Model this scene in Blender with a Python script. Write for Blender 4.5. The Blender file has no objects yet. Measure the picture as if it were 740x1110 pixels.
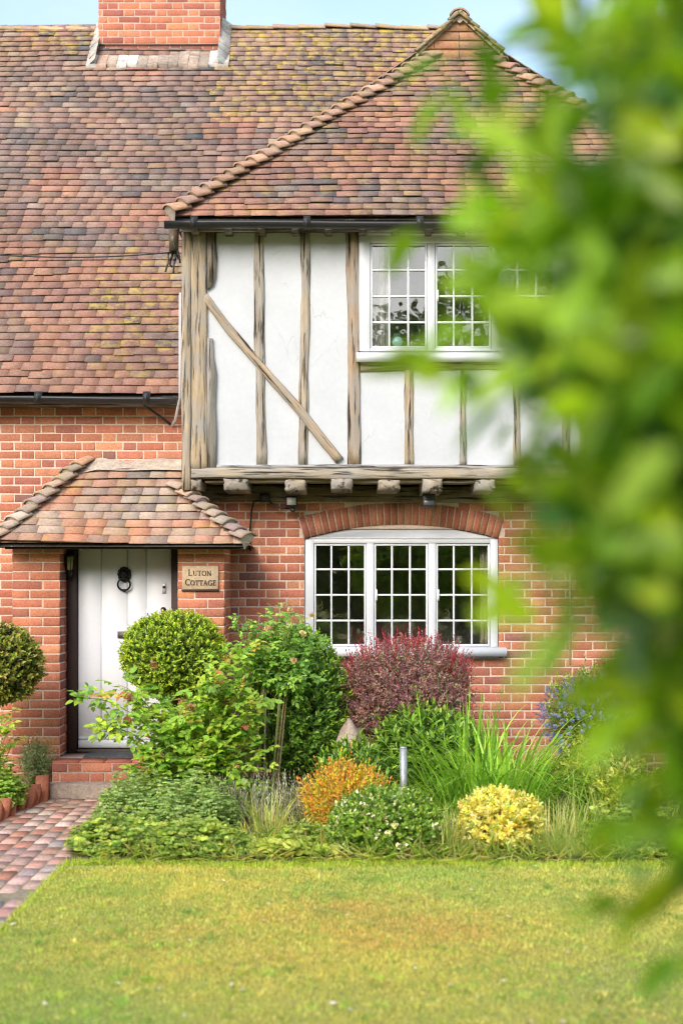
import bpy, math, random
import numpy as np
from mathutils import Vector

random.seed(7)
rng = np.random.default_rng(11)
R = math.radians
S = bpy.context.scene
COL = S.collection

# ---------------------------------------------------------------- measured view (real-size metres)
FPX, CX, HY, CH = 1541.67, 370.0, 630.0, 1.79
def PX(px, Y): return (px - CX) * Y / FPX
def PZ(py, Y): return CH + (HY - py) * Y / FPX
def P(px, py, Y): return np.array([PX(px, Y), Y, PZ(py, Y)])

# ---------------------------------------------------------------- helpers
ORIGIN = {}
def tag(o, label=None, cat=None, group=None, kind=None):
    if label: o['label'] = label
    if cat: o['category'] = cat
    if group: o['group'] = group
    if kind: o['kind'] = kind
    return o
def thing(name, label, cat, loc=(0, 0, 0), group=None):
    o = bpy.data.objects.new(name, None)
    COL.objects.link(o)
    o.location = loc
    o.empty_display_size = .1
    ORIGIN[o.name] = np.array(loc, float)
    return tag(o, label, cat, group)

class MB:
    """collects vertices, faces and colours; build() links ONE mesh object"""
    def __init__(s):
        s.v, s.f, s.c, s.g, s.n = [], [], [], [], 0
    def add(s, v, faces, col=(.5, .5, .5), gr=None):
        v = np.asarray(v, float).reshape(-1, 3)
        k = len(v)
        c = np.asarray(col, float)
        if c.ndim == 1: c = np.tile(c, (k, 1))
        if c.shape[1] == 3: c = np.hstack([c, np.zeros((k, 1))])
        s.v.append(v); s.c.append(c)
        s.g.append(v.copy() if gr is None else np.asarray(gr, float))
        if isinstance(faces, np.ndarray): s.f.append(faces + s.n)
        else:
            by = {}
            for f in faces: by.setdefault(len(f), []).append(f)
            for kk, ff in by.items(): s.f.append(np.array(ff, int) + s.n)
        s.n += k
    def box(s, a, b, col=(.5, .5, .5)):
        x0, y0, z0 = np.minimum(a, b); x1, y1, z1 = np.maximum(a, b)
        s.add([(x0,y0,z0),(x1,y0,z0),(x1,y1,z0),(x0,y1,z0),(x0,y0,z1),(x1,y0,z1),(x1,y1,z1),(x0,y1,z1)],
              [(0,3,2,1),(4,5,6,7),(0,1,5,4),(1,2,6,5),(2,3,7,6),(3,0,4,7)], col)
    def cbox(s, a, b, col=(.5, .5, .5), ch=.004):
        """box with chamfered front (-Y) edges"""
        x0, y0, z0 = np.minimum(a, b); x1, y1, z1 = np.maximum(a, b)
        c = min(ch, (x1-x0)*.3, (z1-z0)*.3)
        s.add([(x0,y1,z0),(x1,y1,z0),(x1,y1,z1),(x0,y1,z1),(x0,y0+c,z0),(x1,y0+c,z0),(x1,y0+c,z1),(x0,y0+c,z1),
               (x0+c,y0,z0+c),(x1-c,y0,z0+c),(x1-c,y0,z1-c),(x0+c,y0,z1-c)],
              [(0,3,2,1),(0,1,5,4),(1,2,6,5),(2,3,7,6),(3,0,4,7),(4,5,9,8),(5,6,10,9),(6,7,11,10),(7,4,8,11),(8,9,10,11)], col)
    def tube(s, pts, rad, sides=6, col=(.3, .3, .3), cap=True):
        pts = [np.asarray(p, float) for p in pts]
        n = len(pts)
        if np.isscalar(rad): rad = [rad] * n
        V, G = [], []
        ref = np.array([.31, .17, .93])
        L = 0
        for i, p in enumerate(pts):
            t = pts[min(i+1, n-1)] - pts[max(i-1, 0)]
            t = t / (np.linalg.norm(t) + 1e-9)
            a = np.cross(t, ref)
            if np.linalg.norm(a) < .1: a = np.cross(t, (1, 0, 0))
            a /= np.linalg.norm(a); b = np.cross(t, a)
            if i: L += np.linalg.norm(p - pts[i-1])
            for k in range(sides):
                an = 2*math.pi*k/sides
                V.append(p + rad[i]*(math.cos(an)*a + math.sin(an)*b))
                G.append((L, math.cos(an)*rad[i], math.sin(an)*rad[i]))
        F = []
        for i in range(n-1):
            for k in range(sides):
                k2 = (k+1) % sides
                F.append((i*sides+k, i*sides+k2, (i+1)*sides+k2, (i+1)*sides+k))
        if cap:
            F.append(tuple(range(sides-1, -1, -1))); F.append(tuple((n-1)*sides+k for k in range(sides)))
        s.add(V, F, col, G)
    def quad(s, a, b, c, d, col): s.add([a, b, c, d], [(0, 1, 2, 3)], col)
    def build(s, name, mat, parent=None, smooth=False):
        V = np.concatenate(s.v); C = np.concatenate(s.c); G = np.concatenate(s.g)
        off = np.zeros(3)
        if parent is not None: off = ORIGIN[parent.name]
        V = V - off
        me = bpy.data.meshes.new(name)
        me.vertices.add(len(V)); me.vertices.foreach_set('co', V.astype(np.float32).ravel())
        loops = np.concatenate([f.ravel() for f in s.f]).astype(np.int32)
        tot = np.concatenate([np.full(len(f), f.shape[1]) for f in s.f]).astype(np.int32)
        start = np.concatenate([[0], np.cumsum(tot)[:-1]]).astype(np.int32)
        me.loops.add(len(loops)); me.loops.foreach_set('vertex_index', loops)
        me.polygons.add(len(tot)); me.polygons.foreach_set('loop_start', start)
        try: me.polygons.foreach_set('loop_total', tot)
        except Exception: pass
        me.update(calc_edges=True); me.validate()
        at = me.attributes.new('Col', 'FLOAT_COLOR', 'POINT'); at.data.foreach_set('color', C.astype(np.float32).ravel())
        at = me.attributes.new('Gr', 'FLOAT_VECTOR', 'POINT'); at.data.foreach_set('vector', G.astype(np.float32).ravel())
        if smooth: me.polygons.foreach_set('use_smooth', np.ones(len(tot), bool))
        me.materials.append(mat)
        o = bpy.data.objects.new(name, me)
        COL.objects.link(o)
        if parent is not None: o.parent = parent
        ORIGIN[o.name] = off
        return o

def unit(a):
    a = np.asarray(a, float)
    return a / (np.linalg.norm(a, axis=-1, keepdims=True) + 1e-9)
def jit(c, a=.12):
    k = 1 + random.uniform(-a, a)
    return tuple(max(0, x*k*(1+random.uniform(-a, a)*.35)) for x in c)
def pick(pal):
    return jit(random.choices([p[0] for p in pal], [p[1] for p in pal])[0])

# ---------------------------------------------------------------- materials
def nmat(name):
    m = bpy.data.materials.new(name); m.use_nodes = True
    nt = m.node_tree; b = nt.nodes['Principled BSDF']
    return m, nt, b
def nd(nt, t, **kw):
    n = nt.nodes.new(t)
    for k, v in kw.items():
        if hasattr(n, k) and k not in n.inputs: setattr(n, k, v)
        else: n.inputs[k].default_value = v
    return n
def math_n(nt, op, a, b=None, c=None):
    n = nt.nodes.new('ShaderNodeMath'); n.operation = op
    for i, x in enumerate((a, b, c)):
        if x is None: continue
        if hasattr(x, 'default_value') or hasattr(x, 'links'): nt.links.new(x, n.inputs[i])
        else: n.inputs[i].default_value = x
    return n.outputs[0]
def ramp(nt, fac, stops):
    n = nt.nodes.new('ShaderNodeValToRGB')
    e = n.color_ramp.elements
    while len(e) < len(stops): e.new(.5)
    for i, (p, c) in enumerate(stops):
        e[i].position = p; e[i].color = (c, c, c, 1) if np.isscalar(c) else (*c, 1)
    nt.links.new(fac, n.inputs[0])
    return n.outputs[0]
def mixc(nt, mode, fac, a, b):
    n = nt.nodes.new('ShaderNodeMix'); n.data_type = 'RGBA'; n.blend_type = mode
    for i, x in ((0, fac), (6, a), (7, b)):
        if hasattr(x, 'links'): nt.links.new(x, n.inputs[i])
        elif np.isscalar(x): n.inputs[i].default_value = x
        else: n.inputs[i].default_value = (*x, 1)
    return n.outputs[2]
def noise(nt, vec, scale, detail=4, rough=.6):
    n = nd(nt, 'ShaderNodeTexNoise'); n.inputs['Scale'].default_value = scale
    n.inputs['Detail'].default_value = detail; n.inputs['Roughness'].default_value = rough
    nt.links.new(vec, n.inputs['Vector'])
    return n.outputs['Fac']
def bump(nt, b, h, strength, dist):
    n = nd(nt, 'ShaderNodeBump'); n.inputs['Strength'].default_value = strength; n.inputs['Distance'].default_value = dist
    nt.links.new(h, n.inputs['Height']); nt.links.new(n.outputs[0], b.inputs['Normal'])
def attr(nt, name):
    n = nt.nodes.new('ShaderNodeAttribute'); n.attribute_name = name
    return n
def surf(name, rough=.85, s1=9, a1=.35, s2=60, a2=.25, bs=.4, bd=.004, spec=.3, metal=0, bscale=None, spots=None):
    """attribute colour broken up by two noises, with bump"""
    m, nt, b = nmat(name)
    a = attr(nt, 'Col'); tc = nt.nodes.new('ShaderNodeTexCoord').outputs['Object']
    n1, n2 = noise(nt, tc, s1), noise(nt, tc, s2)
    c = mixc(nt, 'MULTIPLY', 1, a.outputs['Color'], ramp(nt, n1, [(.25, 1-a1), (.75, 1+a1)]))
    c = mixc(nt, 'MULTIPLY', 1, c, ramp(nt, n2, [(.25, 1-a2), (.75, 1+a2)]))
    if spots:
        for (sc, lo, hi, colr, amt) in spots:
            k = ramp(nt, noise(nt, tc, sc, 5, .7), [(lo, 0.0), (hi, amt)])
            c = mixc(nt, 'MIX', k, c, colr)
    nt.links.new(c, b.inputs['Base Color'])
    b.inputs['Roughness'].default_value = rough; b.inputs['Metallic'].default_value = metal
    b.inputs['Specular IOR Level'].default_value = spec
    if bs: bump(nt, b, noise(nt, tc, bscale or s2, 5, .7), bs, bd)
    return m
M = {}
M['brick'] = surf('brick_masonry', .92, 5, .16, 70, .28, .6, .004, .15,
                  spots=[(14, .68, .8, (.55, .42, .34), .35), (3.1, .62, .8, (.12, .08, .07), .35)])
M['stonework'] = surf('stone', .9, 12, .3, 60, .3, .7, .01)
M['plaster'] = surf('white_plaster', .85, 1.6, .06, 22, .035, .5, .008, .2, spots=[(5, .60, .78, (.52, .51, .48), .35)])
M['paint'] = surf('white_gloss_paint', .38, 4, .02, 40, .02, .12, .001, .45)
M['black'] = surf('black_plastic', .4, 6, .2, 60, .2, .1, .001, .4)
M['iron'] = surf('black_iron', .45, 8, .3, 60, .3, .3, .002, .5, .4)
M['darkwood'] = surf('stained_frame', .55, 6, .2, 60, .2, .3, .002)
M['lead'] = surf('weathered_flashing', .85, 6, .35, 30, .35, .6, .01)
M['mat'] = surf('rubber_mat', .95, 30, .3, 200, .4, .9, .006)
M['fabric'] = surf('curtain_fabric', .9, 10, .1, 100, .1, .2, .002)
M['room'] = surf('room_paint', .9, 2, .1, 20, .1, 0)
M['ceramic'] = surf('glazed_ceramic', .25, 4, .1, 30, .05, 0, spec=.5)
M['metal'] = surf('galvanised_steel', .5, 5, .2, 40, .2, .15, .002, .5, .6)
M['sign'] = surf('sign_board', .7, 6, .15, 50, .2, .3, .002)
M['soil'] = surf('soil', .97, 6, .4, 40, .5, 1, .03, .1)
M['bark'] = surf('bark', .9, 10, .3, 60, .3, .7, .006, .2)
M['paver'] = surf('path_brick', .9, 4, .25, 45, .35, .7, .005, .2,
                  spots=[(6, .6, .78, (.5, .44, .38), .45), (3, .62, .75, (.13, .12, .12), .4)])

def plaster_cracks():
    nt = M['plaster'].node_tree; b = nt.nodes['Principled BSDF']
    tc = nt.nodes.new('ShaderNodeTexCoord').outputs['Object']
    src = b.inputs['Base Color'].links[0].from_socket
    mp = nd(nt, 'ShaderNodeMapping'); nt.links.new(tc, mp.inputs[0]); mp.inputs['Scale'].default_value = (1.7, 1, .9)
    wn = nt.nodes.new('ShaderNodeTexNoise'); wn.inputs['Scale'].default_value = 4; wn.inputs['Detail'].default_value = 6
    nt.links.new(mp.outputs[0], wn.inputs['Vector'])
    v2 = mixc(nt, 'LINEAR_LIGHT', .16, mp.outputs[0], wn.outputs['Color'])
    vo = nt.nodes.new('ShaderNodeTexVoronoi'); vo.feature = 'DISTANCE_TO_EDGE'; vo.inputs['Scale'].default_value = 1.3
    nt.links.new(v2, vo.inputs['Vector'])
    k = ramp(nt, vo.outputs['Distance'], [(.0, .5), (.008, 0)])
    k = math_n(nt, 'MULTIPLY', k, ramp(nt, noise(nt, tc, 2.5), [(.5, 0), (.62, 1)]))
    nt.links.new(mixc(nt, 'MIX', k, src, (.34, .33, .31)), b.inputs['Base Color'])
plaster_cracks()

def tile_mat():
    m, nt, b = nmat('clay_roof_tile')
    a = attr(nt, 'Col'); tc = nt.nodes.new('ShaderNodeTexCoord').outputs['Object']
    c = mixc(nt, 'MULTIPLY', 1, a.outputs['Color'], ramp(nt, noise(nt, tc, 48, 6, .7), [(.25, .66), (.75, 1.34)]))
    c = mixc(nt, 'MULTIPLY', 1, c, ramp(nt, noise(nt, tc, 1.3, 4), [(.3, .78), (.7, 1.2)]))
    c = mixc(nt, 'MIX', ramp(nt, noise(nt, tc, 16, 6, .75), [(.585, 0), (.74, .55)]), c, (.50, .45, .39))
    c = mixc(nt, 'MIX', ramp(nt, noise(nt, tc, 7, 6, .75), [(.58, 0), (.72, .6)]), c, (.10, .085, .075))
    k = ramp(nt, noise(nt, tc, 9, 6, .7), [(.48, 0), (.6, 1)])
    k = math_n(nt, 'MULTIPLY', k, a.outputs['Alpha'])
    lc = mixc(nt, 'MIX', ramp(nt, noise(nt, tc, 30), [(.4, 0), (.6, 1)]), (.50, .34, .035), (.34, .30, .12))
    c = mixc(nt, 'MIX', k, c, lc)
    nt.links.new(c, b.inputs['Base Color']); b.inputs['Roughness'].default_value = .9
    b.inputs['Specular IOR Level'].default_value = .2
    bump(nt, b, noise(nt, tc, 70, 6, .75), .5, .004)
    return m
M['tile'] = tile_mat()

def wood_mat():
    m, nt, b = nmat('weathered_oak')
    a = attr(nt, 'Col'); g = attr(nt, 'Gr')
    mp = nd(nt, 'ShaderNodeMapping'); nt.links.new(g.outputs['Vector'], mp.inputs[0]); mp.inputs['Scale'].default_value = (1.3, 17, 17)
    n1 = noise(nt, mp.outputs[0], 1.6, 7, .7)
    mp2 = nd(nt, 'ShaderNodeMapping'); nt.links.new(g.outputs['Vector'], mp2.inputs[0]); mp2.inputs['Scale'].default_value = (.8, 13, 13)
    n2 = noise(nt, mp2.outputs[0], 2.3, 5, .6)
    n3 = noise(nt, g.outputs['Vector'], 3.5, 4)
    c = mixc(nt, 'MULTIPLY', 1, a.outputs['Color'], ramp(nt, n1, [(.3, .55), (.7, 1.5)]))
    c = mixc(nt, 'MIX', ramp(nt, n3, [(.40, 0.05), (.66, .8)]), c, (.30, .29, .275))
    crack = ramp(nt, n2, [(.36, 1), (.45, 0)])
    c = mixc(nt, 'MIX', crack, c, (.045, .035, .025))
    nt.links.new(c, b.inputs['Base Color']); b.inputs['Roughness'].default_value = .9
    b.inputs['Specular IOR Level'].default_value = .2
    h = math_n(nt, 'SUBTRACT', n1, crack)
    bump(nt, b, h, 1, .012)
    return m
M['oak'] = wood_mat()

def leaf_mat(name, rough=.45, trans=.35, spec=.35, gain=1.4):
    m, nt, b = nmat(name)
    a = attr(nt, 'Col'); out = nt.nodes['Material Output']
    tc = nt.nodes.new('ShaderNodeTexCoord').outputs['Object']
    c = mixc(nt, 'MULTIPLY', 1, a.outputs['Color'], ramp(nt, noise(nt, tc, 35, 3), [(.3, .8*gain), (.7, 1.2*gain)]))
    nt.links.new(c, b.inputs['Base Color']); b.inputs['Roughness'].default_value = rough
    b.inputs['Specular IOR Level'].default_value = spec
    t = nd(nt, 'ShaderNodeBsdfTranslucent')
    ct = mixc(nt, 'MULTIPLY', 1, c, (1.25, 1.3, .55))
    nt.links.new(ct, t.inputs['Color'])
    mx = nd(nt, 'ShaderNodeMixShader'); mx.inputs[0].default_value = trans
    nt.links.new(b.outputs[0], mx.inputs[1]); nt.links.new(t.outputs[0], mx.inputs[2])
    nt.links.new(mx.outputs[0], out.inputs['Surface'])
    return m
M['leaf'] = leaf_mat('leaf')
M['glossleaf'] = leaf_mat('glossy_leaf', .3, .35, .5, 1.35)
M['petal'] = leaf_mat('petal', .6, .3, .2, 1.15)
M['grass'] = leaf_mat('grass_blade', .6, .45, .15, 2.05)

def glass_mat():
    m, nt, b = nmat('window_glass'); out = nt.nodes['Material Output']
    fr = nd(nt, 'ShaderNodeFresnel'); fr.inputs[0].default_value = 1.6
    tr = nd(nt, 'ShaderNodeBsdfTransparent'); tr.inputs[0].default_value = (.86, .9, .88, 1)
    gl = nd(nt, 'ShaderNodeBsdfGlossy'); gl.inputs['Roughness'].default_value = .015
    tc = nt.nodes.new('ShaderNodeTexCoord').outputs['Object']
    bp = nd(nt, 'ShaderNodeBump'); bp.inputs['Strength'].default_value = .12; bp.inputs['Distance'].default_value = .02
    nt.links.new(noise(nt, tc, 3.2, 2), bp.inputs['Height']); nt.links.new(bp.outputs[0], gl.inputs['Normal'])
    k = math_n(nt, 'MULTIPLY_ADD', fr.outputs[0], 2.0, .09)
    mx = nd(nt, 'ShaderNodeMixShader'); nt.links.new(k, mx.inputs[0])
    nt.links.new(tr.outputs[0], mx.inputs[1]); nt.links.new(gl.outputs[0], mx.inputs[2])
    nt.links.new(mx.outputs[0], out.inputs['Surface'])
    nt.nodes.remove(b)
    return m
M['glass'] = glass_mat()

def ground_mat():
    m, nt, b = nmat('turf')
    tc = nt.nodes.new('ShaderNodeTexCoord').outputs['Object']
    c = mixc(nt, 'MIX', ramp(nt, noise(nt, tc, 1.2, 5), [(.4, 0), (.62, 1)]), (.32, .34, .09), (.44, .38, .10))
    c = mixc(nt, 'MULTIPLY', 1, c, ramp(nt, noise(nt, tc, 60, 5), [(.3, .55), (.7, 1.4)]))
    nt.links.new(c, b.inputs['Base Color']); b.inputs['Roughness'].default_value = .95
    bump(nt, b, noise(nt, tc, 90, 5), .8, .02)
    return m
M['turf'] = ground_mat()

# ---------------------------------------------------------------- brickwork
BP = [((0.460, 0.178, 0.110), 5), ((0.410, 0.151, 0.095), 4), ((0.500, 0.211, 0.129), 3), ((0.360, 0.140, 0.101), 2), ((0.270, 0.130, 0.106), 0.4), ((0.540, 0.243, 0.134), 1.2)]
BP_OR = [((0.490, 0.189, 0.106), 5), ((0.450, 0.162, 0.095), 4), ((0.550, 0.238, 0.118), 2), ((0.380, 0.140, 0.095), 1.5)]
BP_OLD = [((0.381, 0.134, 0.090), 4), ((0.314, 0.112, 0.084), 3), ((0.448, 0.168, 0.101), 3), ((0.213, 0.101, 0.084), 2), ((0.146, 0.095, 0.090), 0.8)]
MORTAR = (.63, .50, .405)
BL, BH, BJ, BC = .233, .110, .012, .078
def brickwork(mb, o, u, n, z0, z1, allow, pal=BP, mortar_allow=None, proud=.0045, shift=0, mortar=MORTAR, fit=False):
    """Flemish bond courses; allow(zlo,zhi) -> list of (u0,u1)"""
    o, u, n = (np.asarray(a, float) for a in (o, u, n))
    up = np.array([0, 0, 1.])
    nc = int(math.ceil((z1 - z0) / BC - 1e-6))
    for k in range(nc):
        za, zb = z0 + k*BC, min(z0 + (k+1)*BC, z1)
        for (a, b) in (mortar_allow or allow)(za, zb):
            q = [o + u*x + up*z - o[2]*up for x, z in ((a, za), (b, za), (b, zb), (a, zb))]
            mb.quad(*q, jit(mortar, .06))
        if zb - za < .03: continue
        for (a, b) in allow(za, zb):
            x = math.floor(a/(BL+BH+2*BJ))*(BL+BH+2*BJ) - (BL+BH+2*BJ) + shift + ((BL+BH)/2+BJ if k % 2 else 0)
            st = True
            while x < b:
                w = BL if st else BH
                x0, x1 = max(x, a + BJ*.2), min(x + w, b - BJ*.2)
                if fit:
                    if x < a: x = a; st = k % 2 == 0
                    w = (b-a-BJ)*(.645 if st else .355)
                    x0, x1 = x + .001, min(x + w, b - .001)
                st = not st; x += w + BJ
                if x1 - x0 < .028: continue
                c = pick(pal)
                j = lambda s=.0016: random.uniform(-s, s)
                e = .006
                pr = proud + j(.002)
                lo, hi = za + BJ/2, zb - BJ/2
                cs = [(x0+j(), lo+j()), (x1+j(), lo+j()), (x1+j(), hi+j()), (x0+j(), hi+j())]
                V = [o + u*p + up*(z - o[2]) for p, z in cs]
                cx, cz = (x0+x1)/2, (lo+hi)/2
                V += [o + u*p + up*(z - o[2]) + n*(pr-e*.6) for p, z in cs]
                V += [o + u*(p + (e if p < cx else -e)) + up*(z + (e if z < cz else -e) - o[2]) + n*(pr + j(.0008)) for p, z in cs]
                F = []
                for i in range(4):
                    i2 = (i+1) % 4
                    F += [(i, i2, 4+i2, 4+i), (4+i, 4+i2, 8+i2, 8+i)]
                F.append((8, 9, 10, 11))
                mb.add(V, F, c)

# ---------------------------------------------------------------- tiles
TP = [((0.281, 0.175, 0.139), 4), ((0.313, 0.197, 0.153), 3), ((0.249, 0.165, 0.144), 4), ((0.209, 0.148, 0.135), 3), ((0.160, 0.130, 0.125), 2), ((0.100, 0.099, 0.107), 1), ((0.321, 0.251, 0.204), 1.2)]
TP_RED = [((0.325, 0.168, 0.127), 5), ((0.357, 0.200, 0.141), 3.5), ((0.289, 0.160, 0.132), 4), ((0.227, 0.137, 0.118), 2), ((0.154, 0.119, 0.118), 1.1), ((0.089, 0.089, 0.100), 1)]
def lf(x, y, f=1.0, s=0):
    return (math.sin(1.3*f*x+2.1*f*y+s) + math.sin(2.7*f*x-1.1*f*y+1.7+s*2) + math.sin(.6*f*x+3.3*f*y+4.1+s*3)) / 3
def tiles(mb, o, u, s, n, rows, gauge, tw, span, palf, wav=.012, lich=None, under=(.06, .05, .045)):
    """plain tiles: span(r)->(u0,u1) for each course; palf(u,s)->palette"""
    o, u, s, n = (np.asarray(a, float) for a in (o, u, s, n))
    ln = gauge*1.9
    for r in range(rows):
        sp = span(r)
        if sp is None: continue
        a, b = sp
        x = a - (tw*.5 if r % 2 else 0) - random.uniform(0, .02)
        while x < b:
            w = tw*random.uniform(.8, 1.3)
            x0, x1 = max(x, a), min(x + w, b)
            x += w
            if x1 - x0 < .02: continue
            g = .0003
            x0 += g*random.uniform(.2, 1); x1 -= g*random.uniform(.2, 1)
            s0 = r*gauge
            slip = random.uniform(.008, .03) if random.random() < .035 else 0
            jt_ = random.uniform(-.0025, .0025)
            hl = .036 + random.uniform(-.0015, .0015) + slip*.3; hu = .003; th = .009
            if random.random() < .08: hl += random.uniform(.003, .010)
            cock = random.uniform(-.0012, .0012)
            pts = []
            for (base_s, h) in ((s0, hl), (s0 + ln, hu)):
                for lay in (0, -th):
                    for q, xx in enumerate((x0, (x0+x1)/2, x1)):
                        und = wav*lf(xx, r*gauge, .9) - .01
                        ss = base_s + wav*.6*lf(xx*.8, r*gauge*.5, 1.4, 2) + jt_ - slip + cock*(q-1)
                        pts.append(o + u*xx + s*ss + n*(h + lay + und + cock*(q-1)*1.5))
            F = [(0,1,7,6),(1,2,8,7),(3,4,1,0),(4,5,2,1),(3,0,6,9),(2,5,11,8)]
            pl_ = palf((x0+x1)/2, s0); c0 = pick(pl_); c1 = pl_[int((lf(x0*.9+r*.05, s0*1.3, 1.6, 7)*.5+.5)*.999*len(pl_))][0]
            c = [p_*.55+q_*.45 for p_, q_ in zip(c0, c1)]
            c.append(min(1, max(0, lich((x0+x1)/2, s0) + random.uniform(-.25, .25))) if lich else 0)
            mb.add(pts, F, np.tile(np.array(c), (12, 1)))
    for r in range(rows):
        sp = span(r)
        if sp is None: continue
        a, b = sp
        q = [o + u*x + s*y + n*-.035 for x, y in ((a, r*gauge), (b, r*gauge), (b, (r+1)*gauge), (a, (r+1)*gauge))]
        mb.quad(*q, under)
def saddle(mb, a, b, side, upv, rad, step, ln, pal, lift=.03, arc=105, mort=(.50, .43, .36), segs=6, lich=0):
    """curved hip / ridge tiles lapped along a line from a (low) to b"""
    a, b = np.asarray(a, float), np.asarray(b, float)
    t = unit(b - a); L = np.linalg.norm(b - a)
    upv = np.asarray(upv, float); upv = unit(upv - t*np.dot(upv, t)); side = np.cross(t, upv)
    k = 0
    while k*step < L - .02:
        p0 = a + t*(k*step + random.uniform(-.008, .008)); p1 = p0 + t*ln
        k += 1
        V = []
        A = R(arc)/2*random.uniform(.92, 1.06); rr = rad*random.uniform(.94, 1.06)
        roll = random.uniform(-.08, .08)
        for (p, h, rs) in ((p0, lift+random.uniform(-.005, .008), 1), (p1, 0, .82)):
            for th in (0, -.016):
                for i in range(segs+1):
                    an = -A + 2*A*i/segs + roll
                    V.append(p + side*math.sin(an)*(rr*rs+th) + upv*(math.cos(an)*(rr*rs+th) - rr*rs*.72 + h))
        n1 = segs+1
        F = []
        for i in range(segs):
            F += [(i, i+1, 2*n1+i+1, 2*n1+i), (n1+i, n1+i+1, i+1, i)]
        F += [(n1, 0, 2*n1, 3*n1), (segs, n1+segs, 3*n1+segs, 2*n1+segs)]
        c = (*pick(pal), min(1, max(0, lich+random.uniform(-.2, .2))) if lich else 0)
        mb.add(V, F, np.tile(np.array(c), (len(V), 1)))
        # mortar bedding in the open mouth
        W = []
        for i in range(segs+1):
            an = -A + 2*A*i/segs + roll
            W.append(p0 + t*.012 + side*math.sin(an)*(rr-.017) + upv*(math.cos(an)*(rr-.017) - rr*.72 + lift))
        W.append(p0 + t*.012 - upv*(rr*.9)); 
        mb.add(W, [(i, i+1, segs+1) for i in range(segs)], jit(mort, .15))

# ---------------------------------------------------------------- beams
def beam(mb, a, b, w, d, nrm=(0, -1, 0), col=(.30, .225, .15), jt=.006, segs=18, wob=.006, w2=None):
    a, b, nrm = (np.asarray(x, float) for x in (a, b, nrm))
    t = unit(b - a); L = np.linalg.norm(b - a); s = np.cross(t, nrm)
    w2 = w if w2 is None else w2
    ph = [random.uniform(0, 9) for _ in range(4)]
    V, G = [], []
    ch = min(.012, w*.15)
    off = random.uniform(0, 50)
    c0 = np.array(col)
    for i in range(segs+1):
        q = i/segs
        ww = (w*(1-q) + w2*q)/2
        l = ww + jt*(math.sin(q*L*4+ph[0])*.6 + math.sin(q*L*11+ph[1])*.5) + random.uniform(-1, 1)*jt*.35
        r = ww + jt*(math.sin(q*L*4.7+ph[2])*.6 + math.sin(q*L*9+ph[3])*.5) + random.uniform(-1, 1)*jt*.35
        cc = a + t*L*q + s*wob*math.sin(q*3.1*L*.6+ph[0])
        fz = random.uniform(-.002, .002)
        for (x, y) in ((-l, -d), (-l, -ch), (-l+ch, fz), (0, .002+fz), (r-ch, fz), (r, -ch), (r, -d)):
            V.append(cc + s*x + nrm*y); G.append((q*L + off, x + off, y))
    k = 7; F = []
    for i in range(segs):
        for j in range(k-1): F.append((i*k+j, i*k+j+1, (i+1)*k+j+1, (i+1)*k+j))
    F.append(tuple(range(k-1, -1, -1))); F.append(tuple(segs*k+j for j in range(k)))
    mb.add(V, F, c0, G)
def prism(mb, pts2, y0, y1, col):
    """outline in XZ extruded from y0 (front) to y1"""
    n = len(pts2)
    V = [(x, y0, z) for x, z in pts2] + [(x, y1, z) for x, z in pts2]
    F = [tuple(range(n)), tuple(range(2*n-1, n-1, -1))]
    for i in range(n): F.append((i, n+i, n+(i+1) % n, (i+1) % n))
    G = [(z, x, y) for x, y, z in V]
    mb.add(V, F, col, G)

# =====================================================================================  COTTAGE
YW, YJ = 12.8, 12.3
XL, XR = PX(197, YJ), PX(797, YJ)             # jettied wing
cottage = thing('cottage', 'old red brick cottage with clay tiled roofs and white timbered upper storey', 'cottage', (0, YW, 0))

# ---- lower brick wall
WX0, WX1, WSP, WCR = PX(330, YW), PX(540, YW), PZ(584, YW), PZ(569, YW)
WSILL = PZ(711, YW)
hw, rise = (WX1-WX0)/2, WCR-WSP
RI = (hw*hw + rise*rise)/(2*rise); WCX, WCZ = (WX0+WX1)/2, WCR-RI
RE = RI + .2
def arc_half(z, r):
    q = r*r - (z-WCZ)**2
    return math.sqrt(q) if q > 0 else 0
def cut(iv, a, b):
    out = []
    for (p, q) in iv:
        if b <= p or a >= q: out.append((p, q)); continue
        if a > p: out.append((p, a))
        if b < q: out.append((b, q))
    return out
ZE, ZP = 3.46, 2.60
def wall_allow(ring):
    def f(za, zb):
        zm = (za+zb)/2
        iv = [(-6.0, XR)]
        if zm > ZP: iv = cut(iv, XL-.02, XR+.02)
        if WSILL < zm < WSP + (.0 if ring else 0): iv = cut(iv, WX0, WX1)
        if zm >= WSP:
            if ring:
                h = arc_half(zm, RE); h2 = hw + .2*(hw/RI) + .04
                h = min(h, h2 - max(0, 0))
                # skewback line of the arch
                lim = hw + (zm-WSP)*hw/(WSP-WCZ) if zm < WSP+.22 else 0
                h = min(arc_half(zm, RE), lim) if zm < WSP+.22 else arc_half(zm, RE)
                if h > 0 and zm < WCR+.2: iv = cut(iv, WCX-h, WCX+h)
            else:
                h = arc_half(za, RI)
                if h > 0 and za < WCR: iv = cut(iv, WCX-h*(1 if zm < WCR else 0), WCX+h*(1 if zm < WCR else 0))
        if .3 < zm < 2.08: iv = cut(iv, PX(72, 12.4), PX(193, 12.1)-.03)
        return iv
    return f
mb = MB()
def wpal(): return BP
brickwork(mb, (0, YW, 0), (1, 0, 0), (0, -1, 0), 0, ZE, wall_allow(True), BP, wall_allow(False))
wall = mb.build('brick_wall', M['brick'], cottage)
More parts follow.
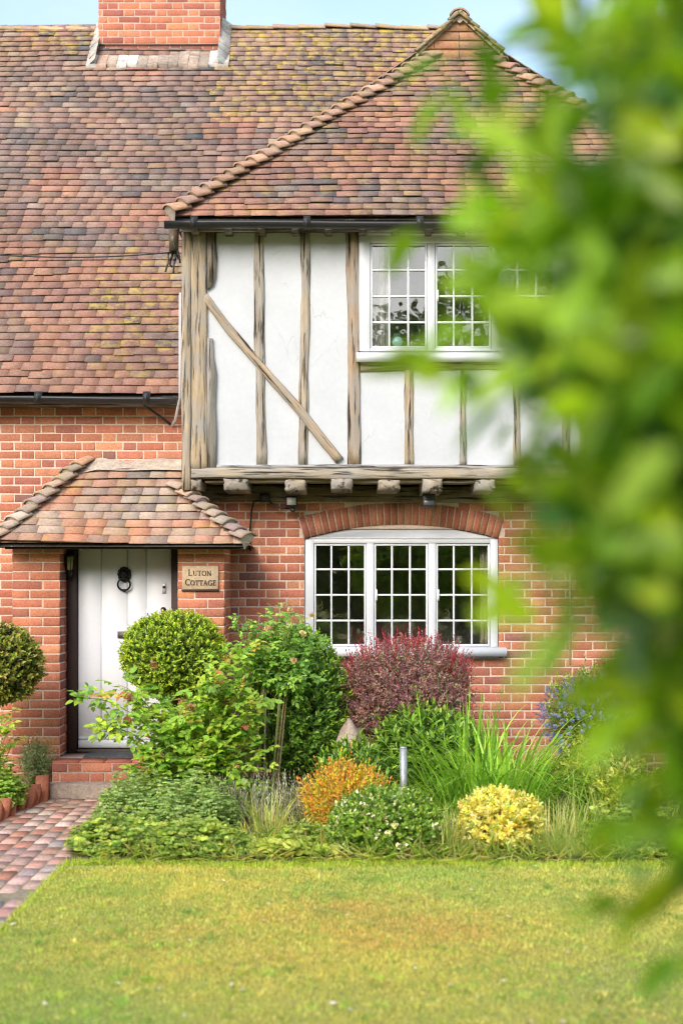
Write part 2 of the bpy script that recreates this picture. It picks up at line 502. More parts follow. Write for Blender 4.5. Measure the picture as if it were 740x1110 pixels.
# relieving arch of soldier bricks
mb = MB()
nv = 29; A0 = math.asin(hw/RI)
for i in range(nv):
    a0 = -A0 + 2*A0*(i+.1)/nv; a1 = -A0 + 2*A0*(i+.9)/nv
    pts = [(WCX+math.sin(a)*r, WCZ+math.cos(a)*r) for a, r in ((a0, RI+.004), (a1, RI+.004), (a1, RE-.004+random.uniform(-.006, .004)), (a0, RE-.004))]
    prism(mb, pts, YW-.012+random.uniform(-.002, .002), YW+.06, pick(BP[:3]))
    m0, m1 = a0-2*A0*.2/nv, a0
    prism(mb, [(WCX+math.sin(a)*r, WCZ+math.cos(a)*r) for a, r in ((m0, RI), (m1, RI), (m1, RE), (m0, RE))], YW-.004, YW+.05, jit(MORTAR, .05))
mb.build('window_arch', M['brick'], wall)

# ---- dark room linings behind the glass
mb = MB()
def room(x0, x1, y0, y1, z0, z1, col):
    c = [(x0,y0,z0),(x1,y0,z0),(x1,y1,z0),(x0,y1,z0),(x0,y0,z1),(x1,y0,z1),(x1,y1,z1),(x0,y1,z1)]
    mb.add(c, [(0,1,2,3),(7,6,5,4),(1,5,6,2),(2,6,7,3),(3,7,4,0)], col)
room(-1.2, 3.3, YW+.08, 15.0, .2, 2.55, (.46, .43, .40))
room(-1.3, 3.3, YJ+.1, 14.9, 2.72, 4.95, (.46, .43, .40))
mb.build('room_lining', M['room'], cottage)
# side and rear walls so the house is a closed volume
mb = MB()
for x in (-6.0, XR-.12):
    mb.box((x-.1, YW+.01, 0), (x+.1, 20.5, 3.46), (.4, .13, .075))
mb.box((-5.9, 20.3, 0), (XR-.25, 20.5, 3.46), (.4, .13, .075))
mb.build('outer_wall', M['brick'], cottage)

# ---- windows
WHITE = (.62, .64, .675)
def window(x0, x1, z0, z1, yf, glass, rows_z, sill, arch=None, head=None):
    """glass: list of (xa,xb) openings; frame at yf"""
    fr = MB()
    za, zb = rows_z
    d = .09
    fr.cbox((x0, yf, z0), (glass[0][0], yf+d, z1), WHITE)
    fr.cbox((glass[-1][1], yf, z0), (x1, yf+d, z1), WHITE)
    for (g, h) in zip(glass[:-1], glass[1:]):
        fr.cbox((g[1], yf+.002, z0), (h[0], yf+d-.002, zb), WHITE)
    for g in glass:
        fr.cbox((g[0], yf+.004, z0), (g[1], yf+d, za), WHITE)
    if arch is None:
        fr.cbox((glass[0][0], yf+.002, zb), (glass[-1][1], yf+d, z1), WHITE)
        fr.cbox((x0-.004, yf-.012, z1-.02), (x1+.004, yf+.05, z1+.012), WHITE)
    else:
        xa, xb = x0, x1
        pts = [(xa, z1), (xb, z1)]
        for i in range(25):
            an = A0 - 2*A0*i/24
            pts.append((WCX+math.sin(an)*(RI-.003), WCZ+math.cos(an)*(RI-.003)))
        prism(fr, pts, yf+.003, yf+d, WHITE)
        fr.cbox((glass[0][0], yf+.002, zb), (glass[-1][1], yf+d, z1), WHITE)
        # thin bead following the head
        fr.cbox((x0+.04, yf-.006, z1+.002), (x1-.04, yf+.02, z1+.014), WHITE)
    w = fr.build('window', M['paint'], cottage)
    for (xa, xb) in glass:
        cs = MB(); b = .019; e = .002
        xa2, xb2, za2, zb2 = xa+e, xb-e, za+e, zb-e
        y0, y1 = yf+.018, yf+.06
        cs.cbox((xa2, y0, za2), (xa2+b, y1, zb2), WHITE); cs.cbox((xb2-b, y0, za2), (xb2, y1, zb2), WHITE)
        cs.cbox((xa2+b, y0, za2), (xb2-b, y1, za2+b), WHITE); cs.cbox((xa2+b, y0, zb2-b), (xb2-b, y1, zb2), WHITE)
        bw = .0175
        for k in (1, 2):
            xm = xa2 + (xb2-xa2)*k/3
            cs.cbox((xm-bw/2, y0+.006, za2+b), (xm+bw/2, y1-.004, zb2-b), WHITE)
        for k in (1, 2, 3):
            zm = za2 + (zb2-za2)*k/4
            cs.cbox((xa2+b, y0+.009, zm-bw/2), (xb2-b, y1-.007, zm+bw/2), WHITE)
        cs.box((xa2+.012, y0-.012, (za2+zb2)/2-.05), (xa2+.03, y0-.002, (za2+zb2)/2+.05), (.75, .76, .78)) if xa > glass[0][0] else None
        cs.build('casement', M['paint'], w)
        gp = MB()
        gp.quad((xa2+b*.5, y0+.026, za2), (xb2-b*.5, y0+.026, za2), (xb2-b*.5, y0+.026, zb2), (xa2+b*.5, y0+.026, zb2), (1, 1, 1))
        gp.build('pane', M['glass'], w)
    sl = MB()
    sx0, sx1, sz0, sz1, sy = sill
    V = [(sx0, sy, sz0), (sx1, sy, sz0), (sx1, yf+d, sz0), (sx0, yf+d, sz0),
         (sx0, sy, sz1-.014), (sx1, sy, sz1-.014), (sx1, yf+.03, sz1), (sx0, yf+.03, sz1),
         (sx0, yf+d, sz1), (sx1, yf+d, sz1)]
    sl.add(V, [(0,3,2,1),(0,1,5,4),(4,5,6,7),(7,6,9,8),(1,2,9,6,5),(0,4,7,8,3)], WHITE)
    sl.build('sill', M['paint'], w)
    return w
g = [(PX(a, YW+.02), PX(b, YW+.02)) for a, b in ((340, 397), (405, 464), (472, 531))]
window(WX0+.003, WX1-.003, PZ(703, YW)-.01, PZ(584, YW)-.002, YW+.015, g, (PZ(701, YW), PZ(589, YW)),
       (PX(328, 12.7), PX(549, 12.7), PZ(711.5, 12.7), PZ(701.5, 12.7), 12.69), arch=True)
g2 = [(PX(a, YJ), PX(b, YJ)) for a, b in ((401, 463), (471, 532), (540, 601))]
window(PX(389, YJ), PX(614, YJ), PZ(381, YJ), PZ(253, YJ), YJ-.03, g2, (PZ(378, YJ), PZ(264, YJ)),
       (PX(386, 12.2), PX(617, 12.2), PZ(391, 12.2), PZ(380.5, 12.2), 12.19))

# ---- jettied storey: plaster and oak
ZJ0, ZJ1 = PZ(508, YJ), PZ(236, YJ)
mb = MB()
x0, x1 = XL+.02, XR-.02
ux0, ux1, uz0, uz1 = PX(390, YJ), PX(613, YJ), PZ(380, YJ), PZ(255, YJ)
def panel(xa, xb, za, zb):
    nx, nz = max(2, int((xb-xa)/.08)), max(2, int((zb-za)/.08))
    V = [(xa+(xb-xa)*i/nx, YJ+.004*lf(xa+(xb-xa)*i/nx, za+(zb-za)*j/nz, 5), za+(zb-za)*j/nz) for j in range(nz+1) for i in range(nx+1)]
    F = [(j*(nx+1)+i, j*(nx+1)+i+1, (j+1)*(nx+1)+i+1, (j+1)*(nx+1)+i) for j in range(nz) for i in range(nx)]
    mb.add(V, F, (.50, .52, .55))
panel(x0, ux0, ZJ0-.02, ZJ1+.12); panel(ux1, x1, ZJ0-.02, ZJ1+.12)
panel(ux0, ux1, ZJ0-.02, uz0); panel(ux0, ux1, uz1, ZJ1+.12)
mb.box((x0, YJ+.03, ZJ0), (x0+.12, 16.5, ZJ1+.1), (.8, .81, .82))
mb.box((x1-.12, YJ+.03, ZJ0), (x1, 16.5, ZJ1+.1), (.8, .81, .82))
plaster = mb.build('plaster_panel', M['plaster'], cottage, smooth=True)

OAK = [(.36, .295, .215), (.33, .28, .215), (.31, .275, .235), (.38, .30, .205)]
YB = YJ - .022
def bp(px, py, y=YB): return np.array([PX(px, y), y, PZ(py, y)])
# corner post: narrow outer strip, main post with jowl, packing piece
mb = MB()
beam(mb, bp(202, 531, YJ-.05), bp(201.5, 247, YJ-.05), .078, .2, col=OAK[3], jt=.004, wob=.002)
beam(mb, bp(215.5, 509, YJ-.04), bp(215.5, 249, YJ-.04), .135, .2, col=(.36, .275, .175), jt=.007, wob=.004, segs=26)
cp = mb.build('corner_post', M['oak'], cottage)
mb = MB()
prism(mb, [(PX(a, YB), PZ(b, YB)) for a, b in ((224.5, 250), (235, 250), (234.5, 262), (235.2, 280), (234, 300), (231, 309), (225, 313.5))], YJ-.034, YJ+.02, (.27, .21, .15))
mb.build('jowl', M['oak'], cp)
mb = MB()
prism(mb, [(PX(a, YB), PZ(b, YB)) for a, b in ((224.5, 366), (230.5, 367), (231.5, 385), (235, 405), (233.5, 440), (235, 470), (234.6, 508), (224.5, 508))], YJ-.034, YJ+.02, (.27, .24, .20))
mb.build('packing_piece', M['oak'], cp)
def stud(px_t, px_b, y_t, y_b, wpx, c, wob=.006):
    m = MB(); w = wpx*YJ/FPX
    beam(m, bp(px_b, y_b), bp(px_t, y_t), w, .12, col=c, wob=wob)
    return m.build('stud', M['oak'], cottage)
stud(281, 283, 249, 503.5, 11, OAK[1]); stud(330.5, 328.5, 249, 503.5, 10, OAK[0])
stud(382, 383.5, 249, 503.5, 14, (.33, .235, .15))
for (a, b, w) in ((443, 443.5, 9.5), (501, 501, 7), (560, 560, 7.5), (614, 614, 8)):
    stud(a, b, 401, 503.5, w, random.choice(OAK))
for x in (634, 690, 745): stud(x, x, 249, 503.5, 12, random.choice(OAK))
m = MB(); beam(m, bp(390.5, 396.5, YB-.004), bp(622, 396.5, YB-.004), 9*YJ/FPX, .12, col=(.33, .245, .15)); m.build('window_rail', M['oak'], cottage)
m = MB(); beam(m, bp(365, 501, YB-.018), bp(224, 318, YB-.018), .080, .1, col=(.36, .265, .17), w2=.07, jt=.006, segs=30, wob=.03); m.build('brace', M['oak'], cottage)
m = MB(); beam(m, bp(783, 250, YJ-.04), bp(783, 509, YJ-.04), .19, .2, col=OAK[0]); m.build('corner_post', M['oak'], cottage)
# bressummer, joist ends, dark wall plate, soffit
m = MB(); beam(m, bp(207.2, 512.8, YJ-.045), bp(797, 512.8, YJ-.045), .092, .2, col=(.36, .30, .22), segs=60, jt=.004, wob=.003); m.build('bressummer', M['oak'], cottage)
m = MB(); beam(m, bp(207.5, 505.2, YJ-.028), bp(797, 505.2, YJ-.028), .026, .1, col=(.38, .37, .37), segs=40, jt=.002, wob=.001); m.build('sill_strip', M['oak'], cottage)
m = MB(); beam(m, bp(222, 521.2, YJ+.02), bp(797, 521.2, YJ+.02), .034, .2, col=(.30, .22, .11), segs=40, jt=.004, wob=.003); m.build('soffit_rail', M['oak'], cottage)
for (px, wpx, hpx, dz) in ((213, 11, 12, 1), (256.5, 27, 13, 0), (320, 23, 13, 1), (370, 24, 12, 0), (421.5, 24, 12, 1), (468, 22, 15, 0), (525, 22, 13, 1), (578, 24, 13, 0), (632, 23, 13, 1), (690, 24, 13, 0), (745, 24, 13, 0)):
    m = MB(); w, h = wpx*YJ/FPX, hpx*YJ/FPX
    zc = PZ(518.8+dz+hpx/2, YJ-.05)
    V, F, G = [], [], []
    ns = 24
    for (y, k) in ((YJ-.075, .86), (YJ-.05, 1), (YJ+.5, 1)):
        for i in range(ns):
            a = 2*math.pi*i/ns
            sx, sz = math.cos(a), math.sin(a)
            q = max(abs(sx), abs(sz))**.96
            jj = 1 + (random.uniform(-.10, .05) if y < YJ else 0)
            V.append((PX(px, YJ)+sx/q*w/2*k*jj, y+random.uniform(-.012, .012)*(y < YJ-.06), zc+sz/q*h/2*k*jj)); G.append((V[-1][1]*.3+px, sx*w*.22, sz*h*.22))
    for r_ in range(2):
        for i in range(ns): F.append((r_*ns+i, r_*ns+(i+1) % ns, (r_+1)*ns+(i+1) % ns, (r_+1)*ns+i))
    F.append(tuple(range(ns-1, -1, -1)))
    m.add(V, F, random.choice([(.30, .24, .17), (.34, .28, .21), (.26, .20, .14)]), G)
    m.build('joist_end', M['oak'], cottage)
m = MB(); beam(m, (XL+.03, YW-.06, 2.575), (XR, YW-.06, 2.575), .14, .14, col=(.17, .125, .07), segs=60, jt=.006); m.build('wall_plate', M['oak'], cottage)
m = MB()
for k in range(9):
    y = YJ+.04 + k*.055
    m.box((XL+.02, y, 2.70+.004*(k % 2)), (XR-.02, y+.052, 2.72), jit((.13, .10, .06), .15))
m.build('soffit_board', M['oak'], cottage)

# ---- main roof
ER, TP_MAIN = 12.55, R(50)
EZ = 3.44
o = np.array([0, ER, EZ]); sdir = np.array([0, math.cos(TP_MAIN), math.sin(TP_MAIN)]); ndir = np.array([0, -math.sin(TP_MAIN), math.cos(TP_MAIN)])
GA = .104
RLEN = 4.04/math.cos(TP_MAIN)
nrow = int(RLEN/GA)
def main_pal(u, s):
    d = lf(u*1.1, s*.9, 1.5, 1)
    if s < 2.6: return TP_RED if d < .35 else TP
    return TP if d > -.45 else TP_RED
def main_lich(u, s):
    v = 0
    if -1.4 < u < 1.2 and s > 4.2: v = .5 + .4*(s-4.2)/1.6
    if -2.3 < u < -1.2 and .2 < s < 2.4: v = max(v, .6*(1-abs(s-1.2)/1.8))
    if s > 5.8: v = max(v, .5)
    if u < -3 and s > 5.6: v = max(v, .55)
    return v
mb = MB()
tiles(mb, o, (1, 0, 0), sdir, ndir, nrow, GA, .168, lambda r: (-6.2, XL-.035) if r*GA < 2.6 else (-6.2, 1.3+(1-r/nrow)*(XR+.1-1.3)), main_pal, .016, main_lich)
# rear slope (plain)
rz = EZ + RLEN*math.sin(TP_MAIN); ry = ER + RLEN*math.cos(TP_MAIN)
mb.add([(-6.2, ry+.02, rz-.03), (1.3, ry+.02, rz-.03), (XR+.1, ry+4.1, EZ), (-6.2, ry+4.1, EZ)], [(0, 3, 2, 1)], (.3, .16, .12))
mb.add([(1.3, ry, rz-.03), (XR+.1, ER, EZ-.02), (XR+.1, ry+4.1, EZ-.02)], [(0, 1, 2)], (.3, .16, .12))
mb.add([(-6.0, ER+.3, EZ), (-6.0, ry, rz-.1), (-6.0, ry+3.9, EZ)], [(0, 1, 2)], (.4, .13, .075))
mroof = mb.build('roof', M['tile'], cottage)
mb = MB()
ridge = [np.array([x, ry, rz - .02 + .025*lf(x, 0, 1.1, 3)]) for x in np.linspace(-6.2, 1.3, 26)]
for a, b in zip(ridge[:-1], ridge[1:]):
    saddle(mb, a, b, None, (0, 0, 1), .12, .30, .32, [((.36, .26, .2), 3), ((.30, .22, .18), 2), ((.4, .3, .24), 1)], .012, 130, segs=7, lich=.55)
mb.build('ridge_capping', M['tile'], mroof)

# ---- chimney
YC = 16.2
cx0, cx1 = PX(107, YC), PX(238.5, YC)
zb_, zt_ = PZ(60, YC), 9.75
zband = PZ(47.5, YC)
ch = MB()
full = lambda w: (lambda za, zb: [(0, w)])
W_, D_ = cx1-cx0, .82
brickwork(ch, (cx0+.02, YC+.03, 0), (1, 0, 0), (0, -1, 0), 7.3, zband, full(W_-.04), BP_OLD, mortar=(.42, .33, .27))
brickwork(ch, (cx0, YC, 0), (1, 0, 0), (0, -1, 0), zband, zt_, full(W_), BP_OR[:2]+BP_OLD[:3], shift=.05, mortar=(.46, .35, .28))
brickwork(ch, (cx1, YC, 0), (0, 1, 0), (1, 0, 0), 7.3, zt_, full(D_), BP_OLD)
brickwork(ch, (cx0, YC+D_, 0), (0, -1, 0), (-1, 0, 0), 7.3, zt_, full(D_), BP_OLD)
ch.box((cx0+.005, YC+.034, 7.2), (cx1-.005, YC+D_, zt_-.002), (.35, .25, .2))
ch.box((cx0-.002, YC+.002, zband-.006), (cx1+.002, YC+.2, zband+.003), (.25, .18, .15))
ch.box((cx0-.04, YC-.04, zt_), (cx1+.04, YC+D_+.04, zt_+.16), (.4, .15, .09))
ch.box((cx0-.08, YC-.08, zt_+.16), (cx1+.08, YC+D_+.08, zt_+.3), (.4, .15, .09))
chim = ch.build('chimney', M['brick'], mroof)
fl = MB()
def onroof(x, t, h=0): return np.array([x, ER+t, EZ+t*math.tan(TP_MAIN)]) + ndir*h
# sloping fillet of mortar and tile slips at the foot of the chimney
nx = 14
for i in range(nx):
    a = cx0-.1 + (W_+.22)*i/nx; b = cx0-.1 + (W_+.22)*(i+1)/nx - .004
    j0, j1 = random.uniform(-.02, .015), random.uniform(-.015, .02)
    v = [onroof(a, 3.45+j0, .06), onroof(b, 3.45+j0*.6, .06), (b, YC+.02, zb_+.055+j1), (a, YC+.02, zb_+.055+j1*.5),
         onroof(a, 3.45+j0, -.02), onroof(b, 3.45+j0*.6, -.02)]
    fl.add(v, [(0, 1, 2, 3), (4, 5, 1, 0)], random.choice([(.42, .38, .34), (.52, .50, .48), (.36, .29, .24), (.42, .29, .23), (.5, .48, .46), (.30, .25, .21)]))
for sx, x in ((-1, cx0), (1, cx1)):
    for k in range(7):
        t0 = 3.45 + k*.085; t1 = t0+.083
        xo = x + sx*(.10+random.uniform(-.012, .012))
        fl.add([onroof(xo, t0, .03), onroof(xo, t1, .03), onroof(x-sx*.01, t1, .13), onroof(x-sx*.01, t0, .13), onroof(xo, t0, -.02), onroof(xo, t1, -.02)],
               [(0, 1, 2, 3), (4, 5, 1, 0)], jit((.46, .42, .38), .2))
fl.build('flashing', M['lead'], chim)

# ---- wing roof with front hip and gablet
WE, WEZ = 12.05, PZ(235, 12.05)
wxl, wxr, wcx = PX(187, WE), PX(187, WE)+2*(1.13-PX(187, WE)), 1.13
hip_y, hip_z = 13.65, PZ(66, 13.65)
hip_x = PX(460, 13.65)
run, ris = hip_y-WE, hip_z-WEZ
sl_ = math.hypot(run, ris)
sd = np.array([0, run/sl_, ris/sl_]); ndw = np.array([0, -ris/sl_, run/sl_])
GW = .088
nr = int(sl_/GW)+1
def wspan(r):
    f = r*GW/sl_
    f2 = min(1, f)
    return (wxl + (hip_x-wxl)*f2, wxr - (hip_x-wxl)*f2)
def wing_pal(u, s): return TP_RED if lf(u*1.3, s*1.2, 1.7, 5) < .2 else TP
mb = MB()
tiles(mb, (0, WE, WEZ), (1, 0, 0), sd, ndw, nr, GW, .168, wspan, wing_pal, .012, lambda u, s: .18 + (.25 if s > 1.7 else 0))
# first undercourse at the eaves
tiles(mb, np.array([0, WE, WEZ])-ndw*.02+sd*.012, (1, 0, 0), sd, ndw, 1, GW, .168, lambda r: (wxl+.02, wxr-.02), wing_pal, .006)
# side slopes back to the main roof
ridge_z = PZ(13, 13.7)
sidev = np.array([wcx-wxl, 0, ridge_z-.03-WEZ]); sL = np.linalg.norm(sidev)
for sg in (-1, 1):
    sdv = np.array([-sg*(wcx-wxl), 0, ridge_z-.03-WEZ])/sL
    nn = np.array([sg*(ridge_z-.03-WEZ), 0, wcx-wxl])/sL
    ex = wxl if sg < 0 else wxr
    def sspan(r, sg=sg):
        f = r*.11/sL
        ys = WE + run*min(1, f*sL*abs(sdv[0])/(hip_x-wxl))
        zz = WEZ + f*(ridge_z-WEZ)
        ye = ER + (zz-EZ)/math.tan(TP_MAIN) + (.05 if sg < 0 else 1.5)
        ys += .12; return (ys, ye) if ye > ys else None
    tiles(mb, (ex, 0, WEZ), (0, 1, 0), sdv, nn, int(sL/.11)-1, .11, .2, sspan, lambda u, s: TP, .006)
wroof = mb.build('roof', M['tile'], cottage)
HP = [((.40, .245, .17), 3), ((.36, .22, .165), 3), ((.32, .21, .17), 2), ((.46, .30, .21), 2)]
mb = MB()
saddle(mb, (wxl-.02, WE-.02, WEZ+.02), (hip_x+.05, hip_y, hip_z+.03), None, (0, -.35, 1), .10, .14, .19, HP, .055, 120, segs=7, lich=.15)
mb.build('hip_ridge', M['tile'], wroof)
mb = MB()
saddle(mb, (wxr+.02, WE-.02, WEZ+.02), (2*wcx-hip_x-.05, hip_y, hip_z+.03), None, (0, -.35, 1), .10, .14, .19, HP, .055, 120, segs=7)
mb.build('hip_ridge', M['tile'], wroof)
# gablet: hung tiles, verge tiles, short ridge
mb = MB()
gz0, gz1 = PZ(63, hip_y+.03), PZ(15, hip_y+.03)
gx0, gx1 = PX(452, hip_y), PX(554, hip_y)
rows = 5; gh = (gz1-gz0)/rows
for r in range(rows):
    za, zb = gz0+r*gh, gz0+(r+1)*gh
    f = 1-(za-gz0)/(gz1-gz0); f2 = 1-(min(zb, gz1)-gz0)/(gz1-gz0)
    xa, xb = wcx-(gx1-gx0)/2*f, wcx+(gx1-gx0)/2*f
    n = max(1, round((xb-xa)/.24)); off = .5 if r % 2 else 0
    for i in range(n+1):
        p0 = max(xa, xa+(xb-xa)*(i-off)/n); p1 = min(xb, xa+(xb-xa)*(i+1-off)/n-.005)
        if p1-p0 < .03: continue
        def top(x): 
            lim = wcx + (x-wcx)*1.0
            h = gz0 + (1-abs(x-wcx)/((gx1-gx0)/2))*(gz1-gz0)
            return min(zb+.02, max(za+.005, h))
        xs = [p0, (p0+p1)/2, p1]
        V = [(x, hip_y+.02-.012+random.uniform(-.003, .003), za) for x in xs] + [(x, hip_y+.034, top(x)) for x in xs] + [(x, hip_y+.03, za) for x in xs]
        mb.add(V, [(0, 1, 4, 3), (1, 2, 5, 4), (6, 7, 1, 0), (7, 8, 2, 1)], np.tile(np.array([*jit((.50, .27, .17) if random.random() < .7 else (.40, .24, .17), .15), .3]), (9, 1)))
mb.add([(gx0, hip_y+.045, gz0-.1), (gx1, hip_y+.045, gz0-.1), (wcx, hip_y+.045, gz1+.02)], [(0, 1, 2)], (.2, .15, .12))
mb.build('gablet', M['tile'], wroof)
mb = MB()
apex = np.array([wcx, hip_y-.02, PZ(12.5, 13.65)])
for sg in (-1, 1):
    e = np.array([wcx+sg*(gx1-gx0)/2*.92, hip_y-.02, gz0+.05])
    VT = [((.30, .24, .15), 3), ((.36, .27, .18), 2), ((.27, .23, .16), 2)]
    mb = MB()
    saddle(mb, e, apex-np.array([sg*-.02, 0, .03]), None, (sg*.8, .1, .8), .05, .105, .15, VT, .012, 170, segs=6, lich=.6)
    # mortar verge under the cover tiles
    d_ = unit(apex-e); pr_ = np.array([sg*d_[2], 0, -sg*d_[0]])*-1
    mb.add([e, apex, apex-(0, 0, .06), e-(0, 0, .06)], [(0, 1, 2, 3)], (.42, .38, .26))
    mb.build('verge_capping', M['tile'], wroof)
mb = MB()
ye = ER + (ridge_z-EZ)/math.tan(TP_MAIN)+.1
saddle(mb, (wcx, hip_y-.03, PZ(12, 13.65)-.03), (wcx, ye, ridge_z), None, (0, 0, 1), .10, .3, .33, HP, .02, 150, segs=8, lich=.4)
mb.build('ridge_capping', M['tile'], wroof)
# underside: rafters feet, soffit and fascia board
mb = MB()
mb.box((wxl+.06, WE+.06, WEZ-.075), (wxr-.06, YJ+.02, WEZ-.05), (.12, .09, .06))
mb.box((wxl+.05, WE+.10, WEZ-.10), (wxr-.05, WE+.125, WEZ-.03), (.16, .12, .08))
for k in range(18):
    x = wxl+.15+k*.285
    mb.box((x, WE+.05, WEZ-.11), (x+.06, YJ-.01, WEZ-.077), (.16, .12, .08))
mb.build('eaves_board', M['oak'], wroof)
mb = MB()
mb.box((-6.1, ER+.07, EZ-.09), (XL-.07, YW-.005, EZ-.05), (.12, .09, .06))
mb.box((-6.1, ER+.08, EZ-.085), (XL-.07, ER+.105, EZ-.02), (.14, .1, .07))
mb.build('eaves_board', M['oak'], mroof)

# ---- gutters
def gutter(px0, px1, y, py, parent):
    m = MB(); z = PZ(py, y); xa, xb = PX(px0, y), PX(px1, y)
    n = 24; ns = 9
    V, F = [], []
    for i in range(n+1):
        x = xa+(xb-xa)*i/n; dz = .006*math.sin(i*.5)
        for (rr, fl_) in ((.052, 0), (.044, 1)):
            for k in range(ns):
                a = math.pi + math.pi*k/(ns-1)
                V.append((x, y+math.cos(a)*rr, z+.02+dz+math.sin(a)*rr*1.05))
    for i in range(n):
        for k in range(ns-1):
            b = i*2*ns
            F += [(b+k, b+k+1, b+2*ns+k+1, b+2*ns+k), (b+ns+k+1, b+ns+k, b+3*ns+k, b+3*ns+k+1)]
        b = i*2*ns
        F += [(b, b+2*ns, b+3*ns, b+ns), (b+ns-1, b+2*ns-1, b+4*ns-1, b+3*ns-1)]
    F += [tuple(range(ns)), tuple(n*2*ns+k for k in range(ns-1, -1, -1))]
    m.add(V, F, (.022, .022, .024))
    x = xa+.25
    while x < xb:
        m.tube([(x, y+.0, z-.038), (x, y-.056, z-.02), (x, y-.058, z+.03)], .008, 5, (.02, .02, .02)); m.tube([(x-.03, y, z+.015), (x+.03, y, z+.015)], .0565, 12, (.02, .02, .022))
        x += .95
    m.build('gutter', M['black'], parent)
gutter(178.5, 830, 12.0, 243.5, wroof)
gutter(-340, 192, 12.5, 433, mroof)

# ---- porch: piers, roof, door, frame, steps
YPF, YD = 12.1, 12.4
def pier(px0, px1, sides):
    m = MB(); a, b = PX(px0, YPF), PX(px1, YPF)
    z1 = 2.14
    fa = lambda za, zb: [(0, b-a)]
    brickwork(m, (a, YPF, 0), (1, 0, 0), (0, -1, 0), 0, z1, fa, BP_OR, fit=True, mortar=(.58, .44, .35))
    brickwork(m, (b, YPF, 0), (0, 1, 0), (1, 0, 0), 0, z1, lambda za, zb: [(0, YW-YPF)], BP_OLD if px0 < 100 else BP_OR)
    brickwork(m, (a, YW, 0), (0, -1, 0), (-1, 0, 0), 0, z1, lambda za, zb: [(0, YW-YPF)], BP_OR)
    m.add([(a, YPF, z1), (b, YPF, z1), (b, YW, z1), (a, YW, z1)], [(0, 1, 2, 3)], MORTAR)
    return m.build('porch_pier', M['brick'], cottage)
pier(14, 65, 1); pier(193, 243, 1)
DX0, DX1, DZ0, DZ1 = PX(84.5, YD), PX(186, YD), PZ(811.5, YD), 2.09
m = MB(); BRN = (.045, .026, .022)
m.cbox((PX(65, YPF)+.012, YD-.03, DZ0-.03), (DX0-.003, YD+.08, DZ1+.05), BRN)
m.cbox((DX1+.003, YD-.03, DZ0-.03), (PX(193, YPF)-.002+.01, YD+.08, DZ1+.05), BRN)
m.cbox((DX0-.003, YD-.028, DZ1+.002), (DX1+.003, YD+.08, DZ1+.05), BRN)
m.cbox((DX0-.003, YD-.02, DZ0-.03), (DX1+.003, YD+.08, DZ0-.004), (.09, .07, .06))
m.build('door_frame', M['darkwood'], cottage)
m = MB(); DW = (.72, .74, .77)
ed = [84.5, 109.7, 138, 158.5, 186]
for i in range(4):
    a, b = PX(ed[i], YD), PX(ed[i+1], YD)
    m.cbox((a+.0015, YD+.012, DZ0+.003), (b-.0015, YD+.045, DZ1), jit(DW, .012), .006)
m.box((DX0+.003, YD+.03, DZ0+.004), (DX1-.003, YD+.05, DZ1-.002), (.5, .52, .54))
m.cbox((DX0+.004, YD-.006, DZ0+.004), (DX1-.004, YD+.02, DZ0+.075), DW, .012)
m.cbox((DX0+.004, YD+.002, DZ0+.077), (DX1-.004, YD+.02, DZ0+.105), DW, .008)
door = m.build('door', M['paint'], cottage)
# lion-head knocker with ring
m = MB(); kx, kz = PX(135, YD), PZ(624, YD); BK = (.014, .013, .013)
def blob(mb_, c, r3, col, seg=10, rg=7, bumpf=0):
    V, F = [], []
    for i in range(rg+1):
        th = math.pi*i/rg
        for k in range(seg):
            ph = 2*math.pi*k/seg
            q = 1 + bumpf*(math.sin(ph*5+i)*.6)
            V.append((c[0]+r3[0]*math.sin(th)*math.cos(ph)*q, c[1]+r3[1]*math.cos(th), c[2]+r3[2]*math.sin(th)*math.sin(ph)*q))
    for i in range(rg):
        for k in range(seg): F.append((i*seg+k, i*seg+(k+1) % seg, (i+1)*seg+(k+1) % seg, (i+1)*seg+k))
    mb_.add(V, F, col)
blob(m, (kx, YD+.005, kz+.005), (.052, .022, .062), BK, 20, 6, .14)
for k in range(12):
    a = 2*math.pi*k/12
    blob(m, (kx+math.cos(a)*.045, YD-.004, kz+.012+math.sin(a)*.05), (.017, .016, .019), BK)
blob(m, (kx, YD-.02, kz+.012), (.030, .026, .036), BK)
blob(m, (kx, YD-.042, kz-.004), (.013, .014, .02), BK)
for s_ in (-1, 1):
    blob(m, (kx+s_*.013, YD-.038, kz+.022), (.007, .007, .006), (.004, .004, .004), 6, 4); blob(m, (kx+s_*.03, YD-.015, kz+.042), (.01, .01, .012), BK, 6, 4)
ring_c = (kx, YD-.026, kz-.078)
m.tube([(ring_c[0]+math.cos(a)*.054, ring_c[1]-.008*math.sin(a), ring_c[2]+math.sin(a)*.05) for a in np.linspace(0, 2*math.pi, 25)], .0085, 7, BK, False)
blob(m, (kx, YD-.022, ring_c[2]-.05), (.02, .016, .014), BK)
m.build('door_knocker', M['iron'], door, smooth=True)
m = MB(); m.cbox((PX(127.5, YD), YD+.002, PZ(692, YD)), (PX(150, YD), YD+.02, PZ(684.5, YD)), (.07, .055, .055)); m.cbox((PX(129.5, YD), YD-.004, PZ(690.3, YD)), (PX(148, YD), YD+.01, PZ(686.2, YD)), (.10, .08, .08)); m.build('letter_plate', M['iron'], door)
m = MB(); m.cbox((PX(176, YD), YD-.004, PZ(643, YD)), (PX(180, YD), YD+.014, PZ(632.5, YD)), (.55, .55, .56)); blob(m, (PX(178, YD), YD-.006, PZ(636.5, YD)), (.013, .014, .013), (.05, .05, .05)); m.build('door_lock', M['metal'], door)
